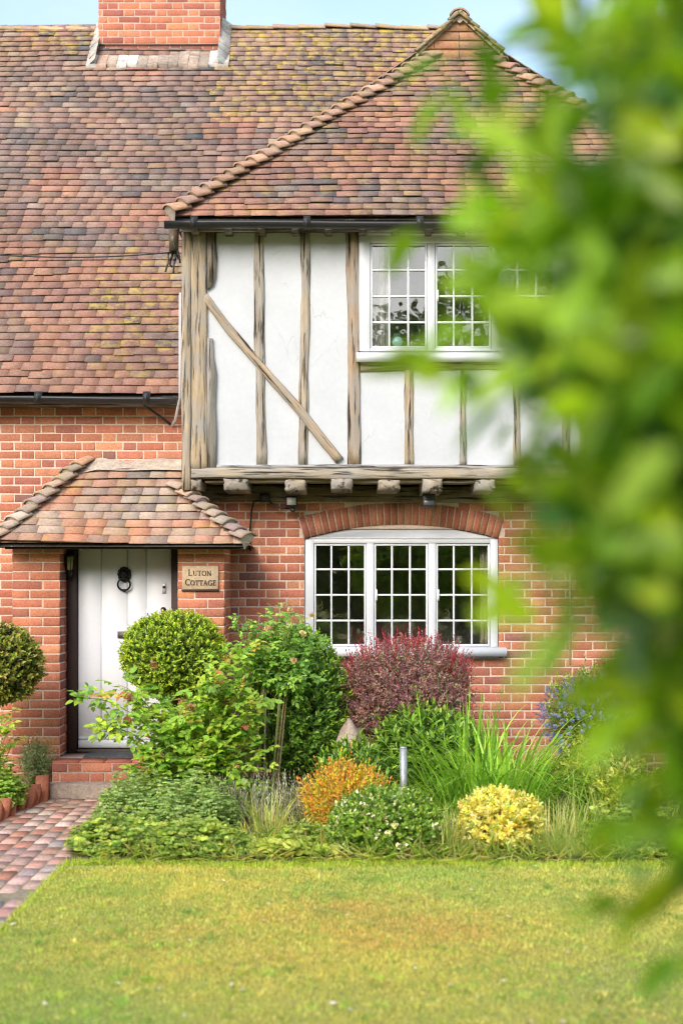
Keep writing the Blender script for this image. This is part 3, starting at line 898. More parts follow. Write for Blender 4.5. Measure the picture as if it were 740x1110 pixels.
m = MB(); blob(m, (PX(177.7, YD), YD-.03, PZ(661, YD)), (.024, .022, .026), BK, 12, 8); m.tube([(PX(177.7, YD), YD-.02, PZ(661, YD)), (PX(177.7, YD), YD+.014, PZ(661, YD))], .012, 8, BK); m.build('door_knob', M['iron'], door, smooth=True)
# steps
m = MB()
sx0, sx1 = PX(57, 11.75), -1.05
brickwork(m, (sx0, 11.75, 0), (1, 0, 0), (0, -1, 0), .13, .286, lambda a, b: [(0, sx1-sx0)], BP_OLD[:3]+BP[:2], shift=.07, mortar=(.4, .3, .25))
m.box((sx0, 11.755, 0), (sx1, YD+.1, .28), (.32, .22, .18))
k = 0; x = sx0
while x < sx1-.02:
    w = random.uniform(.2, .24)
    m.cbox((x, 11.746, .287), (min(x+w-.008, sx1), 11.97, .30), pick(BP_OLD)); x += w
m.box((sx0+.005, 11.975, .27), (sx1-.005, YD+.02, .297), (.33, .25, .21))
st = m.build('doorstep', M['brick'], cottage)
m = MB()
xs = np.linspace(sx0-.02, sx1+.02, 20)
V = []
for (y, z) in ((11.62, -.02), (11.63, .11), (11.65, .128), (11.76, .130)):
    for x in xs: V.append((x, y+random.uniform(-.006, .006), z+random.uniform(-.004, .004)))
F = [(r_*20+i, r_*20+i+1, (r_+1)*20+i+1, (r_+1)*20+i) for r_ in range(3) for i in range(19)]
F += [(0, 20, 40, 60), (79, 59, 39, 19)]
m.add(V, F, (.33, .26, .21)); m.build('step_plinth', M['stonework'], st)
# porch lintel and roof
YE_, ZE_ = 11.82, PZ(589, 11.82)
ptop_y, ptop_z = 12.79, PZ(504, 12.79)
pr, pz_ = ptop_y-YE_, ptop_z-ZE_
pl = math.hypot(pr, pz_); ps = np.array([0, pr/pl, pz_/pl]); pn = np.array([0, -pz_/pl, pr/pl])
exl, exr = PX(-6, YE_), PX(268, YE_)
tl = PX(90, ptop_y)
GP = .122
def pspan(r):
    f = min(1, r*GP/pl)
    t_ = f*pr
    right = exr - t_*1.02
    if right < XL-.005: right = XL-.005
    return (exl + (tl-exl)*f, right)
m = MB()
PPAL = [((.40, .235, .17), 4), ((.39, .28, .22), 3), ((.46, .22, .14), 1.6), ((.32, .23, .19), 3), ((.22, .18, .165), 2), ((.44, .35, .27), 2)]
npr = int(pl/GP)
tiles(m, (0, YE_, ZE_), (1, 0, 0), ps, pn, npr+1, GP, .175, pspan, lambda u, s: PPAL, .038, lambda u, s: .2)
tiles(m, np.array([0, YE_, ZE_])-pn*.022+ps*.015, (1, 0, 0), ps, pn, 1, GP, .175, lambda r: (exl+.03, exr-.03), lambda u, s: PPAL, .005)
hr = np.array([exr-(pr*.0), 0, 0])
# side slopes of the little hips
rt = (exr-(XL-.005))/1.02
c1 = np.array([XL-.005, YE_+rt, ZE_+rt*pz_/pr])
m.add([(exr, YE_, ZE_-.01), (exr, YW, ZE_-.01), (XL-.005, YW, c1[2]-.01), c1-(0, 0, .01)], [(0, 1, 2, 3)], (.34, .22, .17))
m.add([(exl, YE_, ZE_-.01), (tl, ptop_y, ptop_z-.01), (exl, YW, ZE_-.01)], [(0, 1, 2)], (.36, .22, .17))
proof = m.build('porch_roof', M['tile'], cottage)
m = MB()
PH = [((.44, .32, .24), 3), ((.40, .31, .25), 3), ((.50, .28, .18), 1.5), ((.33, .26, .22), 2), ((.48, .41, .34), 1.5)]
saddle(m, (exl-.01, YE_-.01, ZE_+.02), (tl+.02, ptop_y-.03, ptop_z+.03), None, (-.25, -.35, 1), .10, .135, .19, PH, .05, 120, segs=7, lich=.2)
m.build('hip_ridge', M['tile'], proof); m = MB()
saddle(m, (exr+.01, YE_-.01, ZE_+.02), c1+(0, 0, .03), None, (.25, -.35, 1), .10, .135, .19, PH, .05, 120, segs=7, lich=.1)
m.build('hip_ridge', M['tile'], proof)
m = MB()
# cement fillet where the porch meets the wall
V = []
N = 24
for i in range(N+1):
    x = tl-.05 + (XL-.01-tl+.05)*i/N
    b = .03*lf(x*4, 1)
    e0 = 1-min(1, i/5)
    V += [(x, ptop_y-.13, ptop_z-.055+b*.3-e0*.05), (x, ptop_y-.04, ptop_z+.02+b*.5-e0*.05), (x, YW-.004, ptop_z+.055+b-e0*.075)]
F = []
for i in range(N):
    for k in range(2): F.append((i*3+k, i*3+3+k, i*3+4+k, i*3+1+k))
m.add(V, F, (.46, .39, .32)); m.build('mortar_fillet', M['stonework'], proof, smooth=True)
m = MB()
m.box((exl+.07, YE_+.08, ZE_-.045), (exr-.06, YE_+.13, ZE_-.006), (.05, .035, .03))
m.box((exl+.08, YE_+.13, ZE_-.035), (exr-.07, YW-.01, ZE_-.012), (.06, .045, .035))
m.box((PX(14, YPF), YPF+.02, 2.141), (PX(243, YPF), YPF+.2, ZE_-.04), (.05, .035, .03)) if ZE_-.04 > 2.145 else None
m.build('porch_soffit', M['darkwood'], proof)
# door-head infill above the frame
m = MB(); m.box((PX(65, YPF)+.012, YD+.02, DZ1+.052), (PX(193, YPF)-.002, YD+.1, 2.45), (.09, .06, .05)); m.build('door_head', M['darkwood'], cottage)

# ---- cables on the house
m = MB()
m.tube([(PX(195.6, YJ-.02), YJ-.02, PZ(318, YJ)), (PX(195.2, YJ-.02), YJ-.02, PZ(432, YJ)), (PX(190, 12.7), 12.7, PZ(455, 12.7)), (PX(186, 12.77), 12.775, PZ(462, 12.77))], .012, 7, (.6, .6, .62))
m.build('cable_conduit', M['paint'], cottage)
m = MB()
m.tube([(PX(156, 12.6), 12.62, PZ(439, 12.62)), (PX(170, 12.7), 12.7, PZ(449, 12.7)), (PX(185, 12.77), 12.77, PZ(460, 12.77))], .012, 6, (.03, .03, .03))
m.build('cable', M['black'], cottage)
m = MB()
for k in range(7):
    a = np.array([PX(188+random.uniform(-2, 3), 12.25), 12.25+random.uniform(-.05, .05), PZ(252+random.uniform(-3, 8), 12.25)])
    pts = [a]
    for j in range(5): pts.append(pts[-1] + np.array([random.uniform(-.022, .022), random.uniform(-.03, .03), -.05+random.uniform(-.03, .03)]))
    m.tube(pts, .009, 5, (.05, .05, .055))
m.box((PX(184, 12.25), 12.2, PZ(272, 12.25)), (PX(193, 12.25), 12.32, PZ(250, 12.25)), (.10, .075, .05))
m.build('cable_bracket', M['black'], cottage)
m = MB()
m.tube([(PX(617, YW), YW-.012, z + 0) for z in (PZ(720, YW), PZ(660, YW), PZ(600, YW), 2.5)], .008, 5, (.62, .52, .4)); m.build('cable', M['paint'], cottage)

# overhead line running to the corner of the wing
c0 = np.array([PX(-150, 11.2), 11.2, PZ(258, 11.2)]); c1_ = np.array([PX(187, 12.25), 12.25, PZ(273.5, 12.25)])
t = thing('overhead_cable', 'thin dark wire crossing the main roof to the timbered corner', 'cable', tuple(c1_))
m = MB(); m.tube([c0+(c1_-c0)*q - np.array([0, 0, .09*4*q*(1-q)]) for q in np.linspace(0, 1, 14)], .006, 5, (.05, .05, .05)); m.build('wire', M['black'], t)

# =====================================================================================  THINGS ON THE HOUSE
# name board
bx0, bx1, bz0, bz1 = PX(197.3, 12.07), PX(236.8, 12.07), PZ(639, 12.07), PZ(613.3, 12.07)
sg = thing('house_sign', 'small beige name board with dark serif lettering on the brick pier right of the door', 'sign', ((bx0+bx1)/2, 12.09, bz0))
m = MB(); m.cbox((bx0, 12.065, bz0), (bx1, 12.089, bz1), (.50, .37, .24), .006); m.cbox((bx0-.004, 12.072, bz0-.012), (bx1+.004, 12.089, bz0-.001), (.07, .045, .035)); m.build('board', M['sign'], sg)  # dark strip below the board: shading of its lower edge, put in as colour
m = MB(); LY = [12.0645]
INK = (.05, .035, .035)
def stroke(p, q, w, x, z, sc):
    """a stroke of a letter; every stroke sits a hair further out than the one before"""
    LY[0] -= .00004
    a = np.array([x+p[0]*sc, z+p[1]*sc]); b = np.array([x+q[0]*sc, z+q[1]*sc])
    d = (b-a)/(np.linalg.norm(b-a)+1e-9); n = np.array([-d[1], d[0]])*w*sc/2
    pts = [a-n, b-n, b+n, a+n]
    prism(m, [tuple(c) for c in pts], LY[0]-.002, 12.066, INK)
def arcs(cx, cy, rx, ry, a0, a1, w, x, z, sc, thin=.45):
    k = 14
    for i in range(k):
        p0, p1 = (R(a0+(a1-a0)*j/k) for j in (i, i+1))
        th = w*(thin+(1-thin)*abs(math.cos((p0+p1)/2)))
        stroke((cx+rx*math.cos(p0), cy+ry*math.sin(p0)), (cx+rx*math.cos(p1)*1.0, cy+ry*math.sin(p1)), th, x, z, sc)
T_, H_ = .17, .09
def ser(cx, y, x, z, sc, w=.30): stroke((cx-w/2, y), (cx+w/2, y), .07, x, z, sc)
def glyph(c, x, z, sc):
    s = lambda p, q, w: stroke(p, q, w, x, z, sc)
    if c == 'L': s((.17, 0), (.17, 1), T_); s((.05, .04), (.62, .04), H_); s((.60, .0), (.62, .24), .07); ser(.17, .97, x, z, sc); return .72
    if c == 'U': s((.17, .3), (.17, 1), T_); s((.67, .3), (.67, 1), H_); arcs(.42, .3, .25, .28, 180, 360, .13, x, z, sc); ser(.17, .97, x, z, sc); ser(.67, .97, x, z, sc, .24); return .86
    if c == 'T': s((.38, 0), (.38, 1), T_); s((.03, .95), (.73, .95), H_); s((.04, .74), (.04, 1), .07); s((.72, .74), (.72, 1), .07); ser(.38, .03, x, z, sc); return .80
    if c == 'O': arcs(.45, .5, .37, .47, 0, 360, .17, x, z, sc); return .94
    if c == 'N': s((.15, 0), (.15, 1), H_); s((.72, 0), (.72, 1), H_); s((.15, .95), (.72, .05), T_); ser(.15, .03, x, z, sc, .26); ser(.13, .97, x, z, sc, .26); ser(.72, .97, x, z, sc, .26); return .92
    if c == 'C': arcs(.47, .5, .38, .47, 50, 310, .17, x, z, sc); s((.74, .72), (.76, .98), .07); s((.75, .03), (.73, .2), .06); return .86
    if c == 'A': s((.12, 0), (.42, 1), H_); s((.42, 1), (.74, 0), T_); s((.22, .33), (.64, .33), H_); ser(.12, .03, x, z, sc, .24); ser(.74, .03, x, z, sc, .28); return .88
    if c == 'G': arcs(.47, .5, .38, .47, 50, 330, .17, x, z, sc); s((.76, .08), (.76, .45), .14); s((.58, .45), (.88, .45), .07); s((.74, .74), (.76, .97), .07); return .94
    if c == 'E': s((.17, 0), (.17, 1), T_); s((.05, .04), (.62, .04), H_); s((.05, .96), (.60, .96), H_); s((.17, .52), (.5, .52), H_); s((.6, .0), (.63, .22), .07); s((.58, .78), (.6, 1), .07); s((.5, .4), (.5, .64), .06); return .72
def word(txt, px0, px1, pyb, hpx):
    sc = hpx*12.07/FPX
    ws = {'L': .72, 'U': .86, 'T': .8, 'O': .94, 'N': .92, 'C': .86, 'A': .88, 'G': .94, 'E': .72}
    tot = sum(ws[c]*(1.22 if i == 0 else 1) for i, c in enumerate(txt))*sc
    x, x1 = PX(px0, 12.07), PX(px1, 12.07)
    gap = (x1-x-tot)/(len(txt)-1)
    for i, c in enumerate(txt):
        k = 1.22 if i == 0 else 1
        x += glyph(c, x, PZ(pyb, 12.07), sc*k)*sc*k + gap
word('LUTON', 204, 229.5, 624.2, 5.6); m.build('lettering', M['black'], sg); m = MB(); word('COTTAGE', 200.7, 234.5, 634.4, 5.4)
m.build('lettering', M['black'], sg)

# floodlight + junction box with cable
fx, fz = PX(316, 12.62), PZ(544, 12.62)
t = thing('floodlight', 'small black floodlight with pale lens fixed to the dark beam beside the window arch', 'lamp', (fx, 12.7, fz))
m = MB(); m.cbox((fx-.052, 12.60, fz-.05), (fx+.052, 12.645, fz+.05), (.02, .02, .022), .01); m.box((fx-.03, 12.645, fz-.03), (fx+.03, 12.675, fz+.03), (.02, .02, .02)); m.build('housing', M['black'], t)
m = MB(); m.box((fx-.04, 12.596, fz-.028), (fx+.04, 12.6, fz+.036), (.55, .56, .56)); m.build('lens', M['ceramic'], t)
m = MB(); blob(m, (fx+.012, 12.62, fz-.075), (.022, .025, .025), (.025, .025, .025)); m.box((fx-.008, 12.63, fz-.06), (fx+.03, 12.66, fz-.048), (.02, .02, .02)); m.build('sensor', M['black'], t)
m = MB(); m.box((fx-.012, 12.675, fz-.02), (fx+.012, 12.80, fz+.01), (.02, .02, .02)); m.build('bracket', M['black'], t)
jx, jz = PX(287, 12.7), PZ(540, 12.7)
t = thing('junction_box', 'small black junction box with trailing cable on the dark beam above the porch corner', 'junction box', (jx, 12.72, jz))
m = MB(); m.cbox((jx-.045, 12.675, jz-.035), (jx+.045, 12.735, jz+.04), (.02, .02, .022), .01); m.build('housing', M['black'], t)
m = MB()
m.tube([(jx-.03, 12.69, jz-.02), (jx-.1, 12.7, jz-.03), (PX(273, 12.74), 12.73, PZ(553, 12.74)), (PX(271, 12.77), 12.77, PZ(575, 12.77)), (PX(271, 12.78), 12.78, PZ(597, 12.77))], .009, 6, (.02, .02, .02)); m.tube([(jx+.03, 12.69, jz-.02), (jx+.09, 12.69, jz-.07), (jx+.15, 12.67, jz-.09), (fx-.02, 12.66, fz-.055)], .008, 6, (.02, .02, .02))
m.build('cable', M['black'], t)
lx, lz = PX(464.5, 12.45), PZ(540, 12.45)
t = thing('eaves_lamp', 'small dark box lamp hanging beneath a joist end above the lower window', 'lamp', (lx, 12.5, lz))
m = MB(); m.cbox((lx-.055, 12.42, lz-.075), (lx+.055, 12.53, lz+.05), (.035, .035, .04), .012); m.build('housing', M['black'], t)
m = MB(); m.cbox((lx-.045, 12.412, lz-.06), (lx+.045, 12.43, lz-.02), (.12, .12, .13), .006); m.build('lens', M['ceramic'], t)
m = MB(); m.box((lx-.02, 12.46, lz+.05), (lx+.02, 12.5, lz+.16), (.03, .03, .03)); m.build('bracket', M['black'], t)
# porch lantern at the left door post
nx_, nz_ = PX(75.5, 12.3), PZ(606, 12.3)
t = thing('porch_lantern', 'small dark lantern with glass hung in the top left corner of the porch', 'lantern', (nx_, 12.3, nz_))
m = MB(); m.tube([(nx_, 12.3, nz_+.06), (nx_, 12.3, nz_+.045), (nx_, 12.3, nz_+.02)], [.006, .03, .045], 6, BK)
for k in range(6):
    a = math.pi/3*k
    m.tube([(nx_+math.cos(a)*.042, 12.3+math.sin(a)*.042, nz_+.02), (nx_+math.cos(a)*.03, 12.3+math.sin(a)*.03, nz_-.1)], .004, 4, BK)
m.tube([(nx_, 12.3, nz_-.1), (nx_, 12.3, nz_-.12), (nx_, 12.3, nz_-.16)], [.034, .03, .008], 6, BK); m.tube([(nx_, 12.3, nz_+.06), (nx_-.01, 12.31, nz_+.12)], .005, 5, BK)
m.build('lantern_frame', M['iron'], t)
m = MB(); m.tube([(nx_, 12.3, nz_+.018), (nx_, 12.3, nz_-.098)], [.036, .026], 6, (.42, .45, .25)); m.build('lantern_glass', M['ceramic'], t)

# curtains and ornaments behind the panes
def curtain(name, label, xa, xb, y, za, zb, col, taper=0):
    t = thing(name, label, 'curtain', ((xa+xb)/2, y, za))
    m = MB(); n = 40; V = []; F = []
    for j in range(9):
        q = j/8
        for i in range(n+1):
            p = i/n
            x = xa + (xb-xa)*p*(1 - taper*math.sin(q*math.pi)*.4)
            V.append((x, y+.02*math.sin(p*22+q*.6)+.008*math.sin(p*47), za+(zb-za)*q))
    for j in range(8):
        for i in range(n): F.append((j*(n+1)+i, j*(n+1)+i+1, (j+1)*(n+1)+i+1, (j+1)*(n+1)+i))
    m.add(V, F, col); m.build('drape', M['fabric'], t, smooth=True)
    m = MB(); m.tube([(xa-.05, y, zb+.01), (xb+.05, y, zb+.01)], .012, 8, (.3, .25, .2)); m.build('curtain_rail', M['metal'], t)
curtain('curtain', 'grey beige curtain gathered at the left edge of the upper window', PX(399, 12.45), PX(421, 12.45), 12.45, PZ(379, 12.45), PZ(268, 12.45), (.66, .62, .58))
curtain('curtain', 'cream curtain hanging at the right edge of the lower window', PX(520, 13.0), PX(536, 13.0), 13.0, PZ(699, 13.0), PZ(592, 13.0), (.70, .62, .5), -.5)
def ornament(name, label, cat, px, pyb, y, prof, col):
    x, z = PX(px, y), PZ(pyb, y)
    t = thing(name, label, cat, (x, y, z))
    m = MB(); m.tube([(x, y, z+h) for h, r in prof], [r for h, r in prof], 16, col); m.build('body', M['ceramic'], t, smooth=True)
    return t, x, z
t, x, z = ornament('jug', 'round teal jug standing behind the lower left panes of the upper window', 'jug', 430.5, 379, 12.36, [(0, .03), (.02, .055), (.06, .068), (.1, .052), (.12, .03), (.135, .034)], (.12, .25, .24))
m = MB(); m.tube([(x+.05, 12.36, z+.1), (x+.09, 12.36, z+.09), (x+.085, 12.36, z+.05), (x+.06, 12.36, z+.04)], .007, 6, (.12, .25, .24)); m.build('handle', M['ceramic'], t)
ornament('bottle', 'slim pointed white ornament standing behind the second casement of the upper window', 'ornament', 499.5, 378.5, 12.36, [(0, .04), (.03, .038), (.07, .018), (.1, .009), (.13, .004)], (.6, .6, .62))
m = MB(); m.box((PX(390, 12.4), 12.335, PZ(380, 12.4)-.03), (PX(612, 12.4), 12.42, PZ(380, 12.4)), (.7, .7, .7)); m.build('window_board', M['paint'], cottage)
# low table lamp / glass in the lower window
ornament('glass_jar', 'small pale glass jar on the lower window board behind the purple bush', 'jar', 497, 701, 12.93, [(0, .035), (.07, .036), (.08, .03), (.1, .03)], (.35, .36, .34))
m = MB(); m.box((WX0+.02, YW+.11, PZ(703, YW)-.03), (WX1-.02, YW+.25, PZ(703, YW)-.005), (.6, .6, .6)); m.build('window_board', M['paint'], cottage)

# doormat
t = thing('doormat', 'dark grey ribbed mat on the doorstep', 'doormat', (PX(125, 12.1), 12.1, .3))
m = MB()
for k in range(14):
    y = 11.985+k*.027
    m.cbox((PX(88, 11.9), y, .298), (PX(163, 11.9), y+.023, .310+.002*(k % 2)), jit((.085, .09, .095), .1), .003)
m.build('pile', M['mat'], t)

# =====================================================================================  GROUND
BED_Y = 8.95
PXL, PXR = -2.66, -1.74
def EDX(y): return -2.375-(11.9-max(y, 10))*.135
mb = MB()
mb.add([(-400, -400, -.03), (400, -400, -.03), (400, 400, -.03), (-400, 400, -.03)], [(0, 1, 2, 3)], (.2, .25, .05))
tag(mb.build('ground', M['turf']), kind='structure')
def sheet(x0, x1, y0, y1, nx, ny, h, col):
    m = MB()
    V = [(x0+(x1-x0)*i/nx, y0+(y1-y0)*j/ny, h(x0+(x1-x0)*i/nx, y0+(y1-y0)*j/ny)) for j in range(ny+1) for i in range(nx+1)]
    F = [(j*(nx+1)+i, j*(nx+1)+i+1, (j+1)*(nx+1)+i+1, (j+1)*(nx+1)+i) for j in range(ny) for i in range(nx)]
    m.add(V, F, col); return m
tag(sheet(PXR+.005, 9, -6, BED_Y-.02, 40, 60, lambda x, y: .004+.006*lf(x, y, .9), (.2, .25, .05)).build('lawn', M['turf'], smooth=True), kind='structure')
def edge(x): return BED_Y + .08*lf(x, 0, 1.1, 1) + (.0 if x > -1.5 else .08)
sm = sheet(PXR+.01, 6, BED_Y-.03, YW-.012, 90, 50, lambda x, y: -.012 + min(1, max(0, (y-edge(x))/.12))*(.045+.02*lf(x*2, y*2, 1.6)), (.14, .105, .075))
tag(sm.build('flower_bed_soil', M['soil'], smooth=True), kind='structure')
mw = MB(); V = []
for j in range(61):
    y = 2+(YW-.012-2)*j/60
    for i in range(41):
        x = -7+(EDX(y)-.03+7)*i/40; V.append((x, y, .045+.02*lf(x*2, y*2, 1.6)))
mw.add(V, [(j*41+i, j*41+i+1, (j+1)*41+i+1, (j+1)*41+i) for j in range(60) for i in range(40)], (.12, .09, .065)); sm = mw
tag(sm.build('side_bed_soil', M['soil'], smooth=True), kind='structure')

# brick path
mb = MB()
PP = [((0.513, 0.286, 0.223), 4), ((0.490, 0.324, 0.265), 3), ((0.559, 0.373, 0.307), 3), ((0.433, 0.275, 0.233), 2), ((0.388, 0.313, 0.292), 1.2), ((0.547, 0.410, 0.339), 1.6), ((0.502, 0.238, 0.164), 1)]
mb.add([(PXL, -6, .0), (PXR, -6, .0), (PXR, 11.66, .0), (PXL, 11.66, .0)], [(0, 1, 2, 3)], (.27, .22, .17))
mb.add([(PXL, 1, .0095), (PXR, 1, .0095), (PXR, 11.6, .0095), (PXL, 11.6, .0095)], [(0, 1, 2, 3)], (.30, .255, .17))
x = PXL; k = 0
while x < PXR-.05:
    w = (PXR-PXL)/8
    y = 11.62 + (.12 if k % 2 else 0)
    while y > 1:
        L = .235 + random.uniform(-.006, .006)
        c, d_ = max(y-L+.004, 1), min(y-.004, 11.62)
        y -= L
        if d_-c < .04: continue
        a, b = x+.004, x+w-.004
        h0 = random.uniform(-.003, .005); h = [.014+h0+random.uniform(-.0015, .0015)+.006*lf(a*2, c*2, 1.5) for _ in range(4)]
        e = .005
        V = [(a, c, 0), (b, c, 0), (b, d_, 0), (a, d_, 0), (a+e, c+e, h[0]), (b-e, c+e, h[1]), (b-e, d_-e, h[2]), (a+e, d_-e, h[3])]
        mb.add(V, [(0, 1, 5, 4), (1, 2, 6, 5), (2, 3, 7, 6), (3, 0, 4, 7), (4, 5, 6, 7)], pick(PP))
    x += w; k += 1
tag(mb.build('brick_path', M['paver']), kind='structure')

# dog-tooth edging bricks along the left of the path
EDL = ['leaning red edging brick nearest the doorstep on the left of the path', 'second leaning edging brick from the doorstep', 'third leaning edging brick from the doorstep', 'fourth leaning edging brick from the doorstep',
       'fifth leaning edging brick from the doorstep', 'sixth leaning edging brick from the doorstep', 'seventh leaning edging brick from the doorstep', 'eighth leaning edging brick from the doorstep', 'ninth leaning edging brick from the doorstep',
       'tenth leaning edging brick from the doorstep']
def edging():
    m = MB(); L, H, W = .215, .10, .065
    c = math.cos(R(48)); s_ = math.sin(R(48))
    V = []
    for x in (-W/2, W/2):
        for (a, b) in ((0, 0), (L, 0), (L, H), (0, H)):
            V.append((x, a*c - b*s_ + .03, a*s_ + b*c - .085))
    m.add(V, [(0, 3, 2, 1), (4, 5, 6, 7), (0, 1, 5, 4), (1, 2, 6, 5), (2, 3, 7, 6), (3, 0, 4, 7)], (.42, .15, .085))
    return m.build('edging_brick', M['brick'])
e0 = edging()
for i in range(10):
    o = e0 if i == 0 else e0.copy()
    if i:
        COL.objects.link(o)
    ey_ = 11.48-i*.165; o.location = (EDX(ey_+.06)+random.uniform(-.012, .012), ey_, .02-.003*i)
    o.rotation_euler = (random.uniform(-.08, .08), random.uniform(-.1, .1), random.uniform(-.12, .12))
    o.scale = (1.1, 1, 1) if i else (1.5, 1.15, 1.35)
    tag(o, EDL[i], 'edging brick', 'edging bricks along the left of the path')

# =====================================================================================  FOLIAGE
def leaves(mb, p, d, nrm, L, W, col, fold=.18, droop=.12):
    p = np.asarray(p, float); n = len(p)
    a = unit(d); nn = nrm - a*np.sum(nrm*a, 1, keepdims=True); nn = unit(nn); s = np.cross(a, nn)
    L = np.broadcast_to(np.asarray(L, float), (n,))[:, None]; W = np.broadcast_to(np.asarray(W, float), (n,))[:, None]
    f = nn*W*fold
    q = [p, p+a*L*.32+s*W*.5+f, p+a*L*.7+s*W*.4+f*.8-nn*L*droop*.4, p+a*L-nn*L*droop, p+a*L*.7-s*W*.4+f*.8-nn*L*droop*.4, p+a*L*.32-s*W*.5+f]
    V = np.stack(q, 1).reshape(-1, 3)
    b = (np.arange(n)*6)[:, None]
    F = np.concatenate([b+np.array([[0, 1, 2, 3]]), b+np.array([[0, 3, 4, 5]])])
    C = np.repeat(col, 6, 0)
    mb.add(V, F, C)
def palc(pal, n, j=.16):
    w = np.array([x[1] for x in pal], float); w /= w.sum()
    c = np.array([x[0] for x in pal])[rng.choice(len(pal), n, p=w)]
    return np.clip(c*(1+rng.normal(0, j, (n, 1)))*(1+rng.normal(0, j*.3, (n, 3))), .004, 1)
def rdir(n): return unit(rng.normal(size=(n, 3)))
def lumps(d, f, ph):
    return (np.sin(d[:, 0]*f+ph)+np.sin(d[:, 1]*f*1.2+ph*2)+np.sin(d[:, 2]*f*1.1+ph*3)+np.sin((d[:, 0]+d[:, 2])*f*1.9+ph*1.7)*.7+np.sin((d[:, 1]-d[:, 2])*f*2.1+ph*.7)*.7)/3.2
def shoots(mb, base, axis, slen, k, L, W, pal, tip=None, tipn=0, spread=.8, j=.15, fold=.18, droop=.12, upl=.25):
    """each shoot carries k leaves spiralling up its axis; the youngest tipn leaves take the tip colours"""
    n = len(base); axis = unit(axis)
    ref = np.where(np.abs(axis[:, 2:3]) < .9, np.array([[0, 0, 1.]]), np.array([[1., 0, 0]]))
    e1 = unit(np.cross(axis, ref)); e2 = np.cross(axis, e1)
    slen = np.broadcast_to(np.asarray(slen, float), (n,))
    ph0 = rng.uniform(0, 6.28, n)
    bc = palc(pal, n, j)
    tc_ = palc(tip, n, j) if tip else bc
    for i in range(k):
        q = (i+1)/k
        an = ph0 + i*2.4 + rng.normal(0, .25, n)
        rad = e1*np.cos(an)[:, None] + e2*np.sin(an)[:, None]
        sp = spread*(1.15-.6*q)
        d = axis*(1-sp*.6) + rad*sp + np.array([0, 0, upl*.4]) + rng.normal(0, .12, (n, 3))
        p = base + axis*(slen*q)[:, None]
        nr = axis*.9 - rad*.35 + np.array([0, 0, upl]) + rng.normal(0, .15, (n, 3))
        c = tc_ if i >= k-tipn else bc
        c = np.clip(c*(1+rng.normal(0, j*.6, (n, 1))), .004, 1)
        sz = (1.0-.25*q)*rng.uniform(.75, 1.15, n)
        leaves(mb, p, d, nr, L*sz, W*sz, c, fold, droop)
def crown(c, rad, n, amp=.12, f=3.0, shell=.35, ph=None, zmin=None, bias=None):
    """points through the outer part of a lumpy ellipsoid, and outward directions"""
    ph = random.uniform(0, 9) if ph is None else ph
    d = rdir(int(n*1.6))
    if bias is not None: d = unit(d + np.array(bias)*rng.uniform(0, 1, (len(d), 1)))
    r = (1+amp*lumps(d, f, ph)) * (1 - shell*rng.uniform(0, 1, len(d))**1.8)
    p = np.array(c) + d*r[:, None]*np.array(rad)
    if zmin is not None:
        k = p[:, 2] > zmin; p, d = p[k], d[k]
    return p[:n], d[:n]
def stems(mb, base, tips, r0, col, sag=.0, sides=5, wob=.03):
    for t in tips:
        b = np.array(base) + np.array([random.uniform(-1, 1)*r0*4, random.uniform(-1, 1)*r0*4, 0])
        t = np.array(t, float); pts = []
        for i in range(6):
            q = i/5
            pts.append(b*(1-q)+t*q + np.array([random.uniform(-wob, wob), random.uniform(-wob, wob), 0])*math.sin(q*3.1) + np.array([0, 0, sag*math.sin(q*3.14)]))
        mb.tube(pts, [r0*(1-.7*i/5) for i in range(6)], sides, jit(col, .15))
def shrub(name, label, cat, c, rad, n, k, L, W, pal, tip=None, tipn=0, slen=.06, base=None, amp=.12, f=3., shell=.4, mat='leaf', zmin=.03, spread=.8, nst=14, stemcol=(.13, .09, .055), group=None, axup=.35, droop=.12, trunk=None, j=.15, sr=.010):
    base = (c[0], c[1], .03) if base is None else base
    t = thing(name, label, cat, base, group)
    p, d = crown(c, rad, n, amp, f, shell, zmin=zmin)
    m = MB()
    if amp > .055:
        wi = rng.uniform(size=len(p)) < .10
        p = np.where(wi[:, None], p + (d*.6+np.array([0, 0, .6]))*rng.uniform(.03, .13, (len(p), 1))*rad[0]*1.6, p)
    ax = unit(d*.8 + np.array([0, 0, axup]) + rng.normal(0, .28, d.shape))
    shoots(m, p-ax*slen*.6, ax, slen*rng.uniform(.7, 1.3, len(p)), k, L, W, pal, tip, tipn, spread, j, droop=droop)
    # inner leaves so that the crown has volume
    p2, d2 = crown(c, np.array(rad)*.72, n//3, amp, f, .8, zmin=zmin)
    shoots(m, p2, unit(d2+rng.normal(0, .6, d2.shape)), slen, max(2, k-1), L, W, pal, None, 0, spread, j)
    m.build('foliage', M[mat], t)
    m = MB()
    idx = rng.choice(len(p), min(nst, len(p)), replace=False)
    if trunk:
        top = np.array(c) - np.array([0, 0, rad[2]*.5])
        m.tube([np.array(base), (np.array(base)+top)/2 + np.array([.015, 0, 0]), top], [trunk*1.15, trunk, trunk*.9], 9, stemcol)
        stems(m, top - np.array([0, 0, .02]), p[idx]*.85+np.array(c)*.15, trunk*.4, stemcol)
    else: stems(m, base, p[idx]*.9+np.array(c)*.1, sr, stemcol)
    m.build('trunk' if trunk else 'stems', M['bark'], t)
    return t
def at(px, Y, z=0): return np.array([PX(px, Y), Y, z])
def sz(wpx, Y): return wpx*Y/FPX

G_ = lambda r, g, b: (r, g, b)
